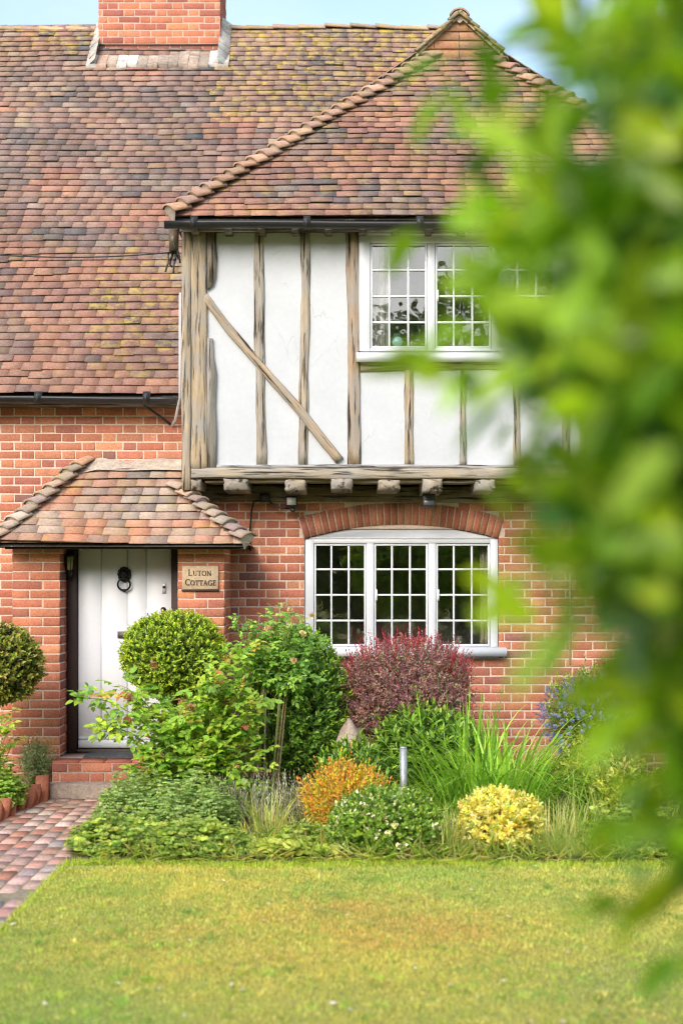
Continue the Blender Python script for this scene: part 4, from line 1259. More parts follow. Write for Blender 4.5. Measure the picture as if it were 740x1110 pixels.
# --- clipped balls
BOX = [((0.109, 0.172, 0.025), 4), ((0.081, 0.138, 0.023), 3), ((0.149, 0.218, 0.029), 3), ((0.057, 0.098, 0.023), 2)]
BOXT = [((0.386, 0.472, 0.043), 4), ((0.300, 0.400, 0.043), 3), ((0.472, 0.529, 0.057), 2)]
Yb = 11.2
shrub('topiary_ball', 'clipped bright green round topiary ball in front of the white door and right pier', 'topiary', (PX(188.5, Yb), Yb, PZ(710, Yb)), (sz(56, Yb), sz(54, Yb), sz(46, Yb)), 3600, 6, .032, .017, BOX, BOXT, 3, .05,
      base=(PX(188, Yb), Yb, .03), amp=.035, f=4, shell=.28, mat='leaf', trunk=.032, nst=26, spread=.75, axup=.5)
Yb = 11.25
BOX2 = [((.10, .13, .03), 4), ((.07, .10, .025), 3), ((.13, .15, .035), 2), ((.14, .10, .05), 1)]
BOX2T = [((.30, .29, .05), 3), ((.22, .26, .04), 3), ((.34, .27, .08), 1)]
shrub('topiary_ball', 'clipped round ball of bronze tinged leaves in front of the left pier', 'topiary', (PX(-8, Yb), Yb, PZ(721, Yb)), (sz(52, Yb), sz(52, Yb), sz(44, Yb)), 1900, 6, .046, .026, BOX2, BOX2T, 3, .06,
      base=(PX(-8, Yb), Yb, .05), amp=.05, f=4, shell=.35, mat='glossleaf', trunk=.03, nst=22)
# --- dark green rounded shrub behind the roses
Yb = 11.45
DG = [((0.102, 0.214, 0.034), 4), ((0.149, 0.270, 0.040), 3), ((0.066, 0.139, 0.030), 3)]
DGT = [((0.308, 0.454, 0.049), 3), ((0.211, 0.356, 0.049), 3)]
shrub('evergreen_shrub', 'dense dark green rounded evergreen between the tall rose and the purple bush', 'shrub', (PX(322, Yb), Yb, PZ(762, Yb)), (sz(52, Yb), .42, sz(82, Yb)), 2600, 6, .052, .020, DG, DGT, 2, .08, amp=.054, f=3, shell=.35, mat='glossleaf', nst=12, axup=.7)
# --- purple berberis
Yb = 11.55
PU = [((0.268, 0.134, 0.141), 4), ((0.198, 0.109, 0.130), 3), ((0.340, 0.205, 0.175), 3), ((0.369, 0.315, 0.211), 1.6), ((0.142, 0.181, 0.094), 1.5)]
PUT = [((0.356, 0.114, 0.128), 3), ((0.297, 0.097, 0.151), 2), ((0.277, 0.179, 0.136), 2)]
t = shrub('berberis_bush', 'rounded purple red leaved bush with upright pink shoots under the lower window', 'shrub', (PX(441, Yb), Yb, PZ(752, Yb)), (sz(73, Yb), .5, sz(58, Yb)), 3400, 7, .026, .017, PU, PUT, 2, .085, amp=.10, f=4, shell=.45, nst=30, stemcol=(.13, .06, .045), axup=.55)
m = MB()
bs, ax, ln = [], [], []
for k in range(110):
    an = random.uniform(-.95, .95); yy = random.uniform(-.4, .4)
    x = PX(441, Yb)+an*sz(68, Yb); top = PZ(752, Yb)+sz(58, Yb)*math.sqrt(max(.05, 1-an*an*.9))*.92
    bs.append((x, Yb+yy*.8, top-.03)); ax.append((an*.35+random.uniform(-.2, .2), random.uniform(-.2, .2), 1)); ln.append(random.choice([.07, .09, .11, .13, .17]))
bs, ax, ln = np.array(bs), np.array(ax, float), np.array(ln)
shoots(m, bs, ax, ln, 12, .021, .013, [((.42, .06, .09), 3), ((.36, .05, .085), 2), ((.44, .12, .11), 1)], None, 0, .7, .12)
for b_, a_, l_ in zip(bs, unit(ax), ln): m.tube([b_-a_*.1, b_+a_*l_], [.003, .0015], 4, (.3, .06, .06))
m.build('young_shoots', M['leaf'], t)
# --- glossy green shrub right of the berberis
Yb = 11.1
GG = [((0.115, 0.230, 0.029), 4), ((0.161, 0.287, 0.034), 3), ((0.069, 0.149, 0.023), 3)]
GGT = [((.24, .36, .04), 3), ((.18, .30, .035), 3)]
shrub('glossy_shrub', 'low glossy mid green leafy shrub in front of the purple bush beside the grey post', 'shrub', (PX(462, Yb), Yb, PZ(812, Yb)), (sz(56, Yb), .34, sz(45, Yb)), 620, 6, .085, .03, GG, GGT, 2, .10, amp=.14, f=3.5, shell=.6, mat='glossleaf', nst=14, axup=.8)
shrub('glossy_shrub', 'small dark leafy shrub tucked under the purple bush behind the orange shrub', 'shrub', (PX(392, 11.0), 11.0, PZ(838, 11.0)), (sz(48, 11.), .3, sz(34, 11.)), 380, 6, .08, .026, DG, DGT, 2, .10, amp=.18, f=4, shell=.6, mat='glossleaf', nst=10, axup=.8)
# --- orange spiraea
Yb = 10.0
OR = [((0.460, 0.350, 0.036), 3), ((0.517, 0.413, 0.042), 3), ((0.345, 0.325, 0.048), 2), ((0.322, 0.200, 0.060), 1)]
ORT = [((0.580, 0.253, 0.044), 4), ((0.600, 0.345, 0.044), 3), ((0.550, 0.161, 0.055), 2), ((0.520, 0.460, 0.055), 2)]
shrub('spiraea_bush', 'low orange and gold leaved bush in the middle of the bed', 'shrub', (PX(376, Yb), Yb, PZ(868, Yb)), (sz(50, Yb), .32, sz(38, Yb)), 900, 8, .034, .014, OR, ORT, 4, .12, amp=.16, f=4, shell=.6, nst=24, stemcol=(.2, .1, .05), axup=.9, spread=.65)
# --- white variegated euonymus
Yb = 9.42
EU = [((0.145, 0.258, 0.030), 5), ((0.227, 0.347, 0.042), 4), ((0.089, 0.167, 0.024), 3), ((0.778, 0.696, 0.480), 1.1), ((0.324, 0.426, 0.060), 2)]
shrub('variegated_shrub', 'low rounded green shrub flecked with white at the lawn edge', 'shrub', (PX(418, Yb), Yb, PZ(900, Yb)), (sz(63, Yb), .37, sz(45, Yb)), 2100, 5, .036, .022, EU, EU, 1, .05, amp=.05, f=3.5, shell=.35, mat='glossleaf', nst=14)
# --- yellow euonymus
Yb = 9.45
YE = [((0.605, 0.518, 0.119), 4), ((0.682, 0.612, 0.193), 4), ((0.528, 0.471, 0.089), 2), ((0.726, 0.706, 0.386), 2), ((0.220, 0.306, 0.059), 1.2)]
shrub('golden_shrub', 'small bright yellow variegated shrub at the lawn edge', 'shrub', (PX(541.5, Yb), Yb, PZ(893, Yb)), (sz(46, Yb), .28, sz(37, Yb)), 620, 7, .042, .022, YE, YE, 2, .055, amp=.054, f=5, shell=.4, mat='leaf', nst=18, zmin=.07)
# --- blue ceanothus
Yb = 12.1
CE = [((0.120, 0.204, 0.036), 4), ((0.084, 0.156, 0.036), 3), ((0.180, 0.264, 0.042), 2)]
CET = [((0.336, 0.432, 0.060), 3), ((0.240, 0.348, 0.048), 2)]
t = shrub('ceanothus_bush', 'green bush with small blue flower clusters against the brick wall at right', 'shrub', (PX(648, Yb), Yb, PZ(776, Yb)), (sz(60, Yb), .36, sz(50, Yb)), 1500, 6, .038, .014, CE, CET, 2, .09, amp=.14, f=3.5, shell=.5, nst=18, axup=.6)
m = MB()
p, d = crown((PX(644, Yb), Yb-.03, PZ(778, Yb)), (sz(61, Yb), .38, sz(50, Yb)), 330, .12, 3.5, .16, bias=(-.5, -.6, -.1), zmin=.1)
ax = unit(d+np.array([0, 0, .4]))
shoots(m, p, ax, .05, 14, .018, .014, [((.22, .27, .50), 4), ((.28, .33, .56), 3), ((.18, .21, .44), 2)], None, 0, 1.1, .12, fold=.1)
m.build('flower_cluster', M['petal'], t)

# --- roses
def cane(m, pts, r0, col):
    pts = np.array(pts, float)
    tt = np.linspace(0, 1, 9); n = len(pts)
    if n == 3: q = [(1-t_)**2*pts[0]+2*t_*(1-t_)*pts[1]+t_*t_*pts[2] for t_ in tt]
    else: q = [pts[0]*(1-t_)+pts[-1]*t_ for t_ in tt]
    m.tube(q, [r0*(1-.65*t_) for t_ in tt], 6, jit(col, .15))
    return np.array(q)
def compound(m, p, d, L, pal, tip, ptip, j=.14):
    """pinnate leaves: five leaflets each"""
    n = len(p); d = unit(d); up = np.tile([[0, -.35, 1.]], (n, 1)) + rng.normal(0, .25, (n, 3))
    s = unit(np.cross(d, up)); istip = rng.uniform(size=n) < ptip
    c = np.where(istip[:, None], palc(tip, n, j), palc(pal, n, j))
    ls = L*rng.uniform(.75, 1.2, n)
    for (f, sd, a) in ((1.0, 0, 1.15), (.62, 1, 1), (.62, -1, 1), (.28, 1, .85), (.28, -1, .85)):
        dd = d*(.95 if sd == 0 else .45) + s*sd*.9 + rng.normal(0, .08, (n, 3)) - np.array([0, 0, .18])
        leaves(m, p+d*(ls*1.3*f)[:, None], dd, up+rng.normal(0, .12, (n, 3)), ls*a, ls*.62*a, np.clip(c*(1+rng.normal(0, .08, (n, 1))), .005, 1), .12, .16)
t = thing('rose_bush', 'loose light green rose arching in front of the white door', 'rose', at(222, 10.7, .03))
ms, mf = MB(), MB()
RG = [((0.284, 0.410, 0.051), 4), ((0.194, 0.328, 0.043), 4), ((0.389, 0.491, 0.064), 3), ((0.120, 0.232, 0.036), 2)]
RT = [((.40, .17, .06), 2), ((.42, .32, .06), 3), ((.34, .12, .07), 1)]
Yr = 10.7
ends = [(92, 757), (112, 790), (128, 742), (150, 770), (165, 745), (238, 705), (255, 715), (262, 745), (180, 790), (160, 815), (205, 770), (240, 780), (270, 790), (190, 838), (232, 735), (220, 820), (250, 830), (150, 838), (212, 745), (270, 700), (285, 760)]
P_, D_ = [], []
for (ex, ey) in ends:
    b = at(228+random.uniform(-22, 22), Yr+random.uniform(-.12, .12), .03)
    e = P(ex, ey, Yr+random.uniform(-.3, .3))
    mid = b*.4+e*.6 + np.array([0, 0, .28*abs(e[0]-b[0])+.12])
    q = cane(ms, [b, mid, e], .007, (.20, .21, .06))
    for k in range(40):
        f = random.uniform(.28, 1.0)**.8*8
        i = min(7, int(f)); pt = q[i]*(1-(f-i))+q[i+1]*(f-i)
        dr = unit((q[i+1]-q[i]))*.4 + np.array([random.gauss(0, .8), random.gauss(0, .8)-.25, random.gauss(.1, .5)])
        P_.append(pt + unit(dr)*.03); D_.append(dr)
compound(mf, np.array(P_), np.array(D_), .056, RG, RT, .07)
# leafy lower mass
p, d = crown((PX(226, Yr), Yr, .42), (.40, .34, .46), 520, .2, 3, .7, zmin=.08)
compound(mf, p, d+np.array([0, -.3, .2]), .05, RG, RT, .02)
tips = np.array([P(ex, ey, Yr) for ex, ey in ends[:6]+ends[15:20]])
mf.build('foliage', M['leaf'], t); ms.build('canes', M['bark'], t)
m = MB()
for (ex, ey) in ((206, 768), (166, 722), (140, 757)):
    c = P(ex, ey, Yr-.36); pts = c + rng.normal(0, .012, (26, 3))
    leaves(m, pts, rdir(26)+np.array([0, 0, .5]), rdir(26), .03, .024, palc([((.40, .22, .12), 2), ((.40, .28, .13), 1)], 26), .2, .2)
m.build('young_leaves', M['petal'], t)

t = thing('rose_bush', 'tall green rose on bare tan canes with a few cream buds', 'rose', at(288, 10.95, .03))
ms, mf = MB(), MB(); Yr = 10.95
DGR = [((0.138, 0.276, 0.048), 4), ((0.207, 0.359, 0.055), 4), ((0.097, 0.193, 0.041), 3), ((0.304, 0.455, 0.083), 2)]
ends = [(300, 668), (318, 672), (342, 690), (280, 676), (262, 690), (330, 664), (350, 700), (310, 700), (290, 700), (268, 720), (325, 720), (340, 735), (300, 660), (285, 735), (255, 668), (312, 752)]
P_, D_ = [], []
for i_, (ex, ey) in enumerate(ends):
    bx = (268, 288, 292, 296)[i_ % 4]
    b = at(bx+random.uniform(-3, 3), Yr+random.uniform(-.05, .05), .03)
    knee = P((284, 286, 306, 310)[i_ % 4]+random.uniform(-3, 3), 742, Yr+random.uniform(-.05, .05))
    e = P(ex, ey, Yr+random.uniform(-.22, .22))
    if i_ < 8: cane(ms, [b, knee], (.016, .011, .014, .012)[i_ % 4], [(.33, .27, .12), (.38, .30, .16), (.24, .25, .09)][i_ % 3])
    q = cane(ms, [knee, knee*.5+e*.5+np.array([random.uniform(-.05, .05), 0, .05]), e], .006, (.16, .20, .06))
    for k in range(46):
        f = random.uniform(.05, 1.0)*8
        i = min(7, int(f)); pt = q[i]*(1-(f-i))+q[i+1]*(f-i)
        dr = np.array([random.gauss(0, 1), random.gauss(0, .8)-.25, random.gauss(.1, .5)])
        P_.append(pt+unit(dr)*random.uniform(.02, .08)); D_.append(dr)
compound(mf, np.array(P_), np.array(D_), .036, DGR, [((.26, .36, .06), 2)], .15)
mf.build('foliage', M['leaf'], t); ms.build('canes', M['bark'], t)
for (ex, ey) in ((315, 663), (338, 668), (289, 683), (328, 688), (308, 657), (318, 717)):
    m = MB(); c = P(ex, ey, Yr-.22); n = 16
    leaves(m, c+rng.normal(0, .006, (n, 3)), rdir(n)*.8+np.array([0, 0, .8]), rdir(n), .032, .026, palc([((.62, .50, .30), 2), ((.60, .40, .20), 1)], n, .08), .35, -.2)
    m.build('bud', M['petal'], t)
# obelisk of thin dark rods supporting the rose
t2 = thing('plant_support', 'thin dark metal wigwam among the bare rose canes', 'plant support', at(282, 11.1, .03))
m = MB()
for (bx, yy) in ((270, 11.0), (282, 11.25), (303, 11.2), (292, 10.97)):
    m = MB(); m.tube([at(bx, yy, .02), P(289, 735, 11.12)], .006, 5, (.04, .04, .045)); m.build('rod', M['iron'], t2)

# --- strap-leaved plants
def blades(mb, base, n, rad, length, width, pal, out=.6, arch=.55, seg=6, j=.14, lean=(0, 0)):
    b = np.array(base)[None, :] + np.stack([rng.normal(0, rad, n), rng.normal(0, rad*.8, n), np.zeros(n)], 1)
    an = rng.uniform(0, 2*math.pi, n)
    rel = (b-np.array(base))[:, :2]/(rad+1e-6)
    hd = np.stack([np.cos(an)*.8+rel[:, 0]+lean[0], np.sin(an)*.8+rel[:, 1]+lean[1]], 1)
    hd = hd/(np.linalg.norm(hd, axis=1, keepdims=True)+1e-6)
    L = length*rng.uniform(.55, 1.1, n); o_ = out*rng.uniform(.25, 1.2, n); a_ = arch*rng.uniform(.4, 1.3, n)
    W = width*rng.uniform(.7, 1.2, n)
    sd = np.stack([-hd[:, 1], hd[:, 0], np.zeros(n)], 1)
    tw = rng.uniform(-.5, .5, n)
    Vs = []
    for i in range(seg+1):
        q = i/seg
        h = L*(q - a_*q**2.4*.72)
        r = L*(o_*q*.55 + a_*o_*q**2*.75)
        p = b + np.concatenate([hd*r[:, None], h[:, None]], 1)
        p[:, 2] = np.maximum(p[:, 2], .02)
        w = (W*(1-q**2.2)*(.75+.5*q*(1-q))+.0006)[:, None]
        s2 = sd + np.stack([hd[:, 0]*tw, hd[:, 1]*tw, tw*0], 1)
        Vs.append(np.stack([p-s2*w/2, p+s2*w/2], 1))
    V = np.stack(Vs, 1)          # n, seg+1, 2, 3
    c = palc(pal, n, j)
    k = 2*(seg+1)
    base_i = (np.arange(n)*k)[:, None]
    F = np.concatenate([base_i + np.array([[2*i, 2*i+1, 2*i+3, 2*i+2]]) for i in range(seg)])
    mb.add(V.reshape(-1, 3), F, np.repeat(c, k, 0))
def clump(name, label, cat, px, Y, args, group=None, mat='leaf'):
    t = thing(name, label, cat, at(px, Y, .03), group)
    m = MB()
    for a in args: blades(m, at(px+a.pop('dx', 0), Y+a.pop('dy', 0), .03), **a)
    m.build('leaf_blades', M[mat], t)
    return t
DL = [((0.275, 0.450, 0.056), 4), ((0.213, 0.375, 0.050), 3), ((0.375, 0.537, 0.088), 3), ((0.150, 0.275, 0.037), 2)]
clump('daylily_clump', 'large clump of arching bright green strap leaves right of the grey post', 'daylily', 533, 10.6,
      [dict(n=380, rad=.19, length=1.12, width=.019, pal=DL, out=.85, arch=.75), dict(n=150, rad=.13, length=.85, width=.018, pal=DL, out=1.1, arch=.9, dx=38), dict(n=140, rad=.13, length=.8, width=.017, pal=DL, out=1.1, arch=.9, dx=-38)])
SW = [((0.276, 0.460, 0.057), 3), ((0.207, 0.380, 0.046), 3)]
clump('iris_clump', 'upright sword shaped green leaves between the purple bush and the brick wall', 'iris', 507, 11.0,
      [dict(n=46, rad=.11, length=1.02, width=.030, pal=SW, out=.22, arch=.14)])
clump('iris_clump', 'few long thin green blades leaning left beside the dark evergreen shrub', 'iris', 372, 10.8,
      [dict(n=16, rad=.09, length=.68, width=.018, pal=SW, out=.7, arch=.4, lean=(-1.4, 0))])
DRY = [((0.462, 0.440, 0.154), 3), ((0.374, 0.418, 0.110), 3), ((0.528, 0.462, 0.220), 2), ((0.242, 0.330, 0.066), 2)]
clump('grass_tuft', 'pale straw green grass tuft left of the orange bush', 'grass tuft', 291, 9.75, [dict(n=110, rad=.06, length=.42, width=.008, pal=DRY, out=.6, arch=.5), dict(n=120, rad=.16, length=.26, width=.007, pal=DRY, out=1.2, arch=.9, dx=26)])
clump('grass_tuft', 'pale dry grass tuft between the white flecked shrub and the golden shrub', 'grass tuft', 485, 9.35, [dict(n=150, rad=.07, length=.40, width=.007, pal=DRY, out=.5, arch=.5)])
clump('grass_tuft', 'pale upright grass tuft just right of the golden shrub', 'grass tuft', 600, 9.3, [dict(n=80, rad=.07, length=.42, width=.008, pal=DRY, out=.45, arch=.35), dict(n=60, rad=.07, length=.34, width=.008, pal=DRY, out=.7, arch=.5, dx=20)])
LG = [((.28, .36, .07), 4), ((.36, .40, .10), 3), ((.20, .30, .05), 3)]
clump('grass_tuft', 'wide arching light green grass clump between golden shrub and blue flowered bush', 'grass tuft', 640, 10.1, [dict(n=170, rad=.2, length=.58, width=.010, pal=LG, out=1.0, arch=.9), dict(n=120, rad=.22, length=.46, width=.009, pal=LG, out=1.0, arch=.9, dx=45, dy=-.3)])
clump('grass_tuft', 'sprawling yellow green grass clump at the lawn edge below the hanging branch', 'grass tuft', 655, 9.4, [dict(n=200, rad=.22, length=.30, width=.008, pal=LG+DRY, out=1.2, arch=1.0), dict(n=110, rad=.16, length=.24, width=.008, pal=DRY, out=1.3, arch=1.1, dx=-30, dy=-.1)])
clump('grass_tuft', 'green grass tuft growing at the foot of the purple bush behind the orange bush', 'grass tuft', 352, 10.4, [dict(n=60, rad=.08, length=.46, width=.010, pal=DL, out=.8, arch=.6)])
# yellow-green variegated shrub at the right
VY = [((.40, .42, .08), 3), ((.28, .34, .05), 3), ((.48, .46, .14), 2), ((.16, .24, .04), 2)]
shrub('spotted_laurel', 'loose yellow green leafed shrub below the blue flowered bush', 'shrub', (PX(627, 10.8), 10.8, PZ(838, 10.8)), (sz(34, 10.8), .24, sz(30, 10.8)), 170, 6, .075, .026, VY, VY, 2, .09, amp=.2, f=4, shell=.7, nst=10, axup=.8)
shrub('spotted_laurel', 'yellow green leafed shrub at the far right of the bed beside the hanging branch', 'shrub', (PX(676, 10.2), 10.2, PZ(850, 10.2)), (sz(36, 10.2), .26, sz(36, 10.2)), 190, 6, .07, .026, VY, VY, 2, .09, amp=.2, f=4, shell=.7, nst=10, axup=.8)

# --- leafy mounds at the left of the bed
def mound(name, label, cat, px, Y, rx, ry_, h, n, L, pal, tip, lobes=3, mat='leaf', zj=.03):
    t = thing(name, label, cat, at(px, Y, .03))
    m = MB()
    a = rng.uniform(0, 2*math.pi, n); r = np.sqrt(rng.uniform(0, 1, n))
    x, y = np.cos(a)*r, np.sin(a)*r
    hh = h*np.sqrt(np.clip(1-r**2.4, 0.06, 1))*(1+.3*np.sin(x*6+px)*np.sin(y*5+px)+.28*np.sin(x*13+2*px)*np.sin(y*11+px))
    p = np.stack([PX(px, Y)+x*rx, Y+y*ry_, .03+hh*rng.uniform(.45, 1.12, n)], 1)
    up = np.stack([x*.8, y*.8-.3, np.ones(n)], 1)+rng.normal(0, .5, (n, 3))
    c = np.where((rng.uniform(size=n) < .25)[:, None], palc(tip, n), palc(pal, n))
    az = rng.uniform(0, 6.28, n)
    for k in range(lobes):
        b = az + (k-(lobes-1)/2)*(1.9 if lobes == 3 else 1.1)
        d = np.stack([np.cos(b), np.sin(b), .15+x*0], 1)
        leaves(m, p, d, up, L*rng.uniform(.8, 1.15, n), L*.8, np.clip(c*(1+rng.normal(0, .07, (n, 1))), .004, 1), .1, .1)
    m.build('foliage', M[mat], t)
    m = MB()
    for i in rng.choice(n, 40, replace=False): m.tube([(PX(px, Y), Y, .03), (p[i][0]*.7+.3*PX(px, Y), p[i][1]*.7+.3*Y, .04), p[i]], .0025, 4, (.2, .24, .06))
    m.build('stems', M['leaf'], t)
GB = [((0.212, 0.299, 0.081), 4), ((0.163, 0.239, 0.061), 3), ((0.278, 0.359, 0.101), 3)]
GBT = [((0.286, 0.396, 0.120), 2)]
mound('columbine_mound', 'blue green ferny leaved mound beside the path below the doorstep', 'leafy plant', 158, 10.35, .37, .5, .31, 2600, .024, GB, GBT)
mound('columbine_mound', 'blue green ferny leaved mound in front of the silvery sprigs', 'leafy plant', 212, 10.0, .32, .42, .32, 2200, .024, GB, GBT)
GY = [((0.230, 0.326, 0.054), 4), ((0.172, 0.263, 0.048), 3), ((0.310, 0.378, 0.072), 3), ((0.127, 0.189, 0.036), 2)]
GYT = [((.36, .42, .07), 2)]
mound('geranium_mound', 'low yellow green leafy mound at the corner of path and lawn', 'leafy plant', 132, 9.42, .36, .38, .17, 900, .036, GY, GYT)
mound('geranium_mound', 'low yellow green leafy mound along the lawn edge in front of the ferny mounds', 'leafy plant', 208, 9.33, .42, .36, .15, 850, .036, GY, GYT)
mound('primrose_plant', 'flat lime green rosette of broad leaves beside the white flecked shrub', 'leafy plant', 318, 9.2, .28, .22, .09, 120, .065, [((.34, .40, .06), 3), ((.28, .35, .06), 2)], [((.4, .43, .08), 1)])
mound('weed_patch', 'low mixed green leaves at the left foot of the orange bush', 'leafy plant', 335, 9.7, .34, .3, .09, 330, .035, GY, GYT)
mound('leafy_mound', 'low green leafy mound right of the golden shrub on the bare soil', 'leafy plant', 690, 9.45, .42, .45, .22, 800, .035, GY, GYT)

# silvery lavender sprigs
t = thing('lavender_plant', 'row of silvery grey green upright sprigs under the roses', 'lavender', at(282, 10.35, .03))
m = MB(); n = 210
bs = np.stack([PX(280, 10.35)+rng.uniform(-.36, .36, n), 10.35+rng.uniform(-.22, .22, n), np.full(n, .04)], 1)
ax = np.stack([rng.normal(0, .16, n), rng.normal(-.05, .14, n), np.ones(n)], 1)
shoots(m, bs, ax, rng.uniform(.2, .37, n), 15, .030, .008, [((.33, .35, .24), 4), ((.38, .40, .29), 3), ((.27, .31, .18), 2)], [((.40, .40, .28), 2)], 2, .55, .1, droop=.02)
m.build('foliage', M['leaf'], t)
m = MB()
for b_, a_ in zip(bs[:90], unit(ax)[:90]): m.tube([b_, b_+a_*.24], .0025, 4, (.22, .2, .12))
m.build('stems', M['bark'], t)

# left bed plants
mound('feathery_plant', 'bright green feathery plant behind the edging bricks at the far left', 'leafy plant', -2, 11.0, .20, .3, .30, 800, .034, [((.22, .34, .05), 3), ((.16, .27, .04), 3)], [((.32, .42, .08), 1)])
shrub('lavender_plant', 'grey green wispy plant between the left pier and the doorstep', 'leafy plant', (PX(40, 11.85), 11.85, .27), (.13, .14, .2), 260, 7, .04, .011, [((.20, .25, .12), 3), ((.15, .2, .08), 3), ((.27, .30, .16), 2)], None, 0, .10, amp=.25, f=4, shell=.8, nst=18, axup=1, zmin=.02, sr=.005)
t = thing('rose_bush', 'thin stems with yellow green leaves below the left standard ball', 'rose', at(-6, 10.9, .05))
ms, mf = MB(), MB(); P_, D_ = [], []
for (ex, ey) in ((18, 768), (10, 786), (4, 770), (22, 800), (-10, 775), (6, 812)):
    b = at(-6, 10.9, .05); e = P(ex, ey, 10.9+random.uniform(-.1, .1))
    q = cane(ms, [b, b*.4+e*.6+np.array([-.05, 0, .15]), e], .005, (.2, .22, .07))
    for k in range(9):
        f = random.uniform(4.5, 8); i = min(7, int(f)); P_.append(q[i]*(1-(f-i))+q[i+1]*(f-i)); D_.append(np.array([random.gauss(0, 1), random.gauss(-.2, .8), random.gauss(.2, .4)]))
compound(mf, np.array(P_), np.array(D_), .042, [((.34, .40, .06), 3), ((.25, .34, .05), 3)], [((.4, .3, .1), 1)], .1)
mf.build('foliage', M['leaf'], t); ms.build('canes', M['bark'], t)

# grey post in the bed
t = thing('garden_post', 'short plain grey post standing among the plants in the middle of the bed', 'post', at(437, 10.2, .02))
m = MB(); x = PX(437, 10.2)
m.tube([(x, 10.2, 0), (x+.002, 10.2, .3), (x-.001, 10.2, PZ(811, 10.2))], .027, 14, (.40, .42, .44)); m.build('tube', M['metal'], t, smooth=False)
m = MB(); m.tube([(x-.001, 10.2, PZ(811, 10.2)+.001), (x-.001, 10.2, PZ(809.5, 10.2))], [.028, .023], 14, (.5, .52, .54)); m.build('cap', M['metal'], t)
# rough pinkish stone under the berberis
t = thing('rockery_stone', 'rough pale pinkish stone standing under the left side of the purple bush', 'stone', at(380, 11.2, .02))
m = MB(); V, F = [], []
ns, nr_ = 14, 9
for i in range(nr_+1):
    for k in range(ns):
        th, ph = math.pi*i/nr_, 2*math.pi*k/ns
        d = np.array([math.sin(th)*math.cos(ph), math.sin(th)*math.sin(ph), math.cos(th)])
        r = 1+.16*lf(d[0]*3, d[2]*3, 1.3, 2)+.1*lf(d[1]*5, d[2]*5, 1.4, 3)
        V.append(np.array([PX(380, 11.2), 11.2, .36])+d*r*np.array([.12, .12, .34]))
for i in range(nr_):
    for k in range(ns): F.append((i*ns+k, i*ns+(k+1) % ns, (i+1)*ns+(k+1) % ns, (i+1)*ns+k))
m.add(V, F, (.46, .36, .30)); o = m.build('boulder', M['stonework'], t)
# low black wire fence near the blue bush
t = thing('wire_edging', 'low black metal railing half hidden under the blue flowered bush', 'railing', at(652, 11.5, .02))
for k in range(12): m = MB(); m.tube([at(632+k*4.2, 11.5, .02), at(632+k*4.2, 11.5, .40)], .007, 5, (.03, .03, .03)); m.build('bar', M['iron'], t)
for z in (.1, .38): m = MB(); m.tube([at(629, 11.5, z), at(681, 11.5, z)], .008, 5, (.03, .03, .03)); m.build('rail', M['iron'], t)

# mixed ground cover and litter over the bare soil
m = MB(); n = 5200
x = rng.uniform(PXR+.1, 2.6, n); y = rng.uniform(BED_Y+.08, 12.3, n)
z = .035+rng.uniform(0, .03, n)
leaves(m, np.stack([x, y, z], 1), np.stack([rng.normal(0, 1, n), rng.normal(0, 1, n), rng.uniform(0, .5, n)], 1), np.stack([rng.normal(0, .4, n), rng.normal(-.2, .4, n), np.ones(n)], 1), rng.uniform(.015, .05, n), rng.uniform(.006, .022, n),
       palc([((.2, .28, .05), 3), ((.3, .33, .08), 2), ((.30, .22, .11), 1.6), ((.14, .2, .04), 2)], n), .1, .1)
n = 2600
x = rng.uniform(-1.6, 2.4, n); y = BED_Y-.01+rng.gamma(1.2, .35, n)
for i in range(0): pass
b = np.stack([x, y, np.full(n, .03)], 1)
leaves(m, b, np.stack([rng.normal(0, .7, n), rng.normal(-.1, .6, n), rng.uniform(.1, 1, n)], 1), np.stack([rng.normal(0, .5, n), -np.ones(n)*.6, np.ones(n)], 1), rng.uniform(.06, .2, n), .006, palc(DRY+LG, n), .05, .25)
n = 15000
x = np.concatenate([rng.uniform(-5.5, -2.42, n-4000), rng.uniform(2.5, 4.8, 4000)]); y = np.concatenate([rng.uniform(3, 12.7, n-4000), rng.uniform(BED_Y+.05, 12.6, 4000)])
k = (x > 0) | (x < np.array([EDX(v) for v in y])-.05); x, y = x[k], y[k]; n = len(x)
leaves(m, np.stack([x, y, .05+rng.uniform(0, .06, n)], 1), np.stack([rng.normal(0, 1, n), rng.normal(0, 1, n), rng.uniform(0, .7, n)], 1), np.stack([rng.normal(0, .4, n), rng.normal(-.2, .4, n), np.ones(n)], 1), rng.uniform(.04, .09, n), rng.uniform(.02, .045, n),
       palc([((.16, .25, .05), 3), ((.22, .3, .06), 2), ((.12, .18, .04), 2)], n), .1, .15)
tag(m.build('ground_cover', M['leaf']), kind='stuff')

# =====================================================================================  LAWN GRASS
def fbm(x, y, s=0): return (np.sin(x*1.7+y*.9+s)+np.sin(x*.8-y*2.1+1.3+s)+np.sin(x*3.9+y*2.7+2+s)*.6+np.sin(-x*5.3+y*6.1+.4+s)*.45+np.sin(x*11+y*9.3+s)*.3+np.sin(x*8.1-y*13.3+s)*.3)/2.6
m = MB(); n = 330000
y = 4.3+(BED_Y+.02-4.3)*rng.uniform(0, 1, n)**.9; x = rng.uniform(PXR+.01, 3.1, n)
k = (y < BED_Y+.09*np.sin(x*1.4+.6)+.035*np.sin(x*5.1+1)+.0) & (np.abs(x) < .26*y+.55); x, y = x[k], y[k]; n = len(x)
f1, f2 = fbm(x*1.3, y*1.3), fbm(x*.9+3, y*1.1, 2.2)
base = np.array([.275, .285, .085]); moss = np.array([.37, .325, .095]); rust = np.array([.38, .25, .09]); green = np.array([.20, .275, .07])
wm = np.clip(.55+f1*.6+rng.normal(0, .28, n), 0, 1)[:, None]
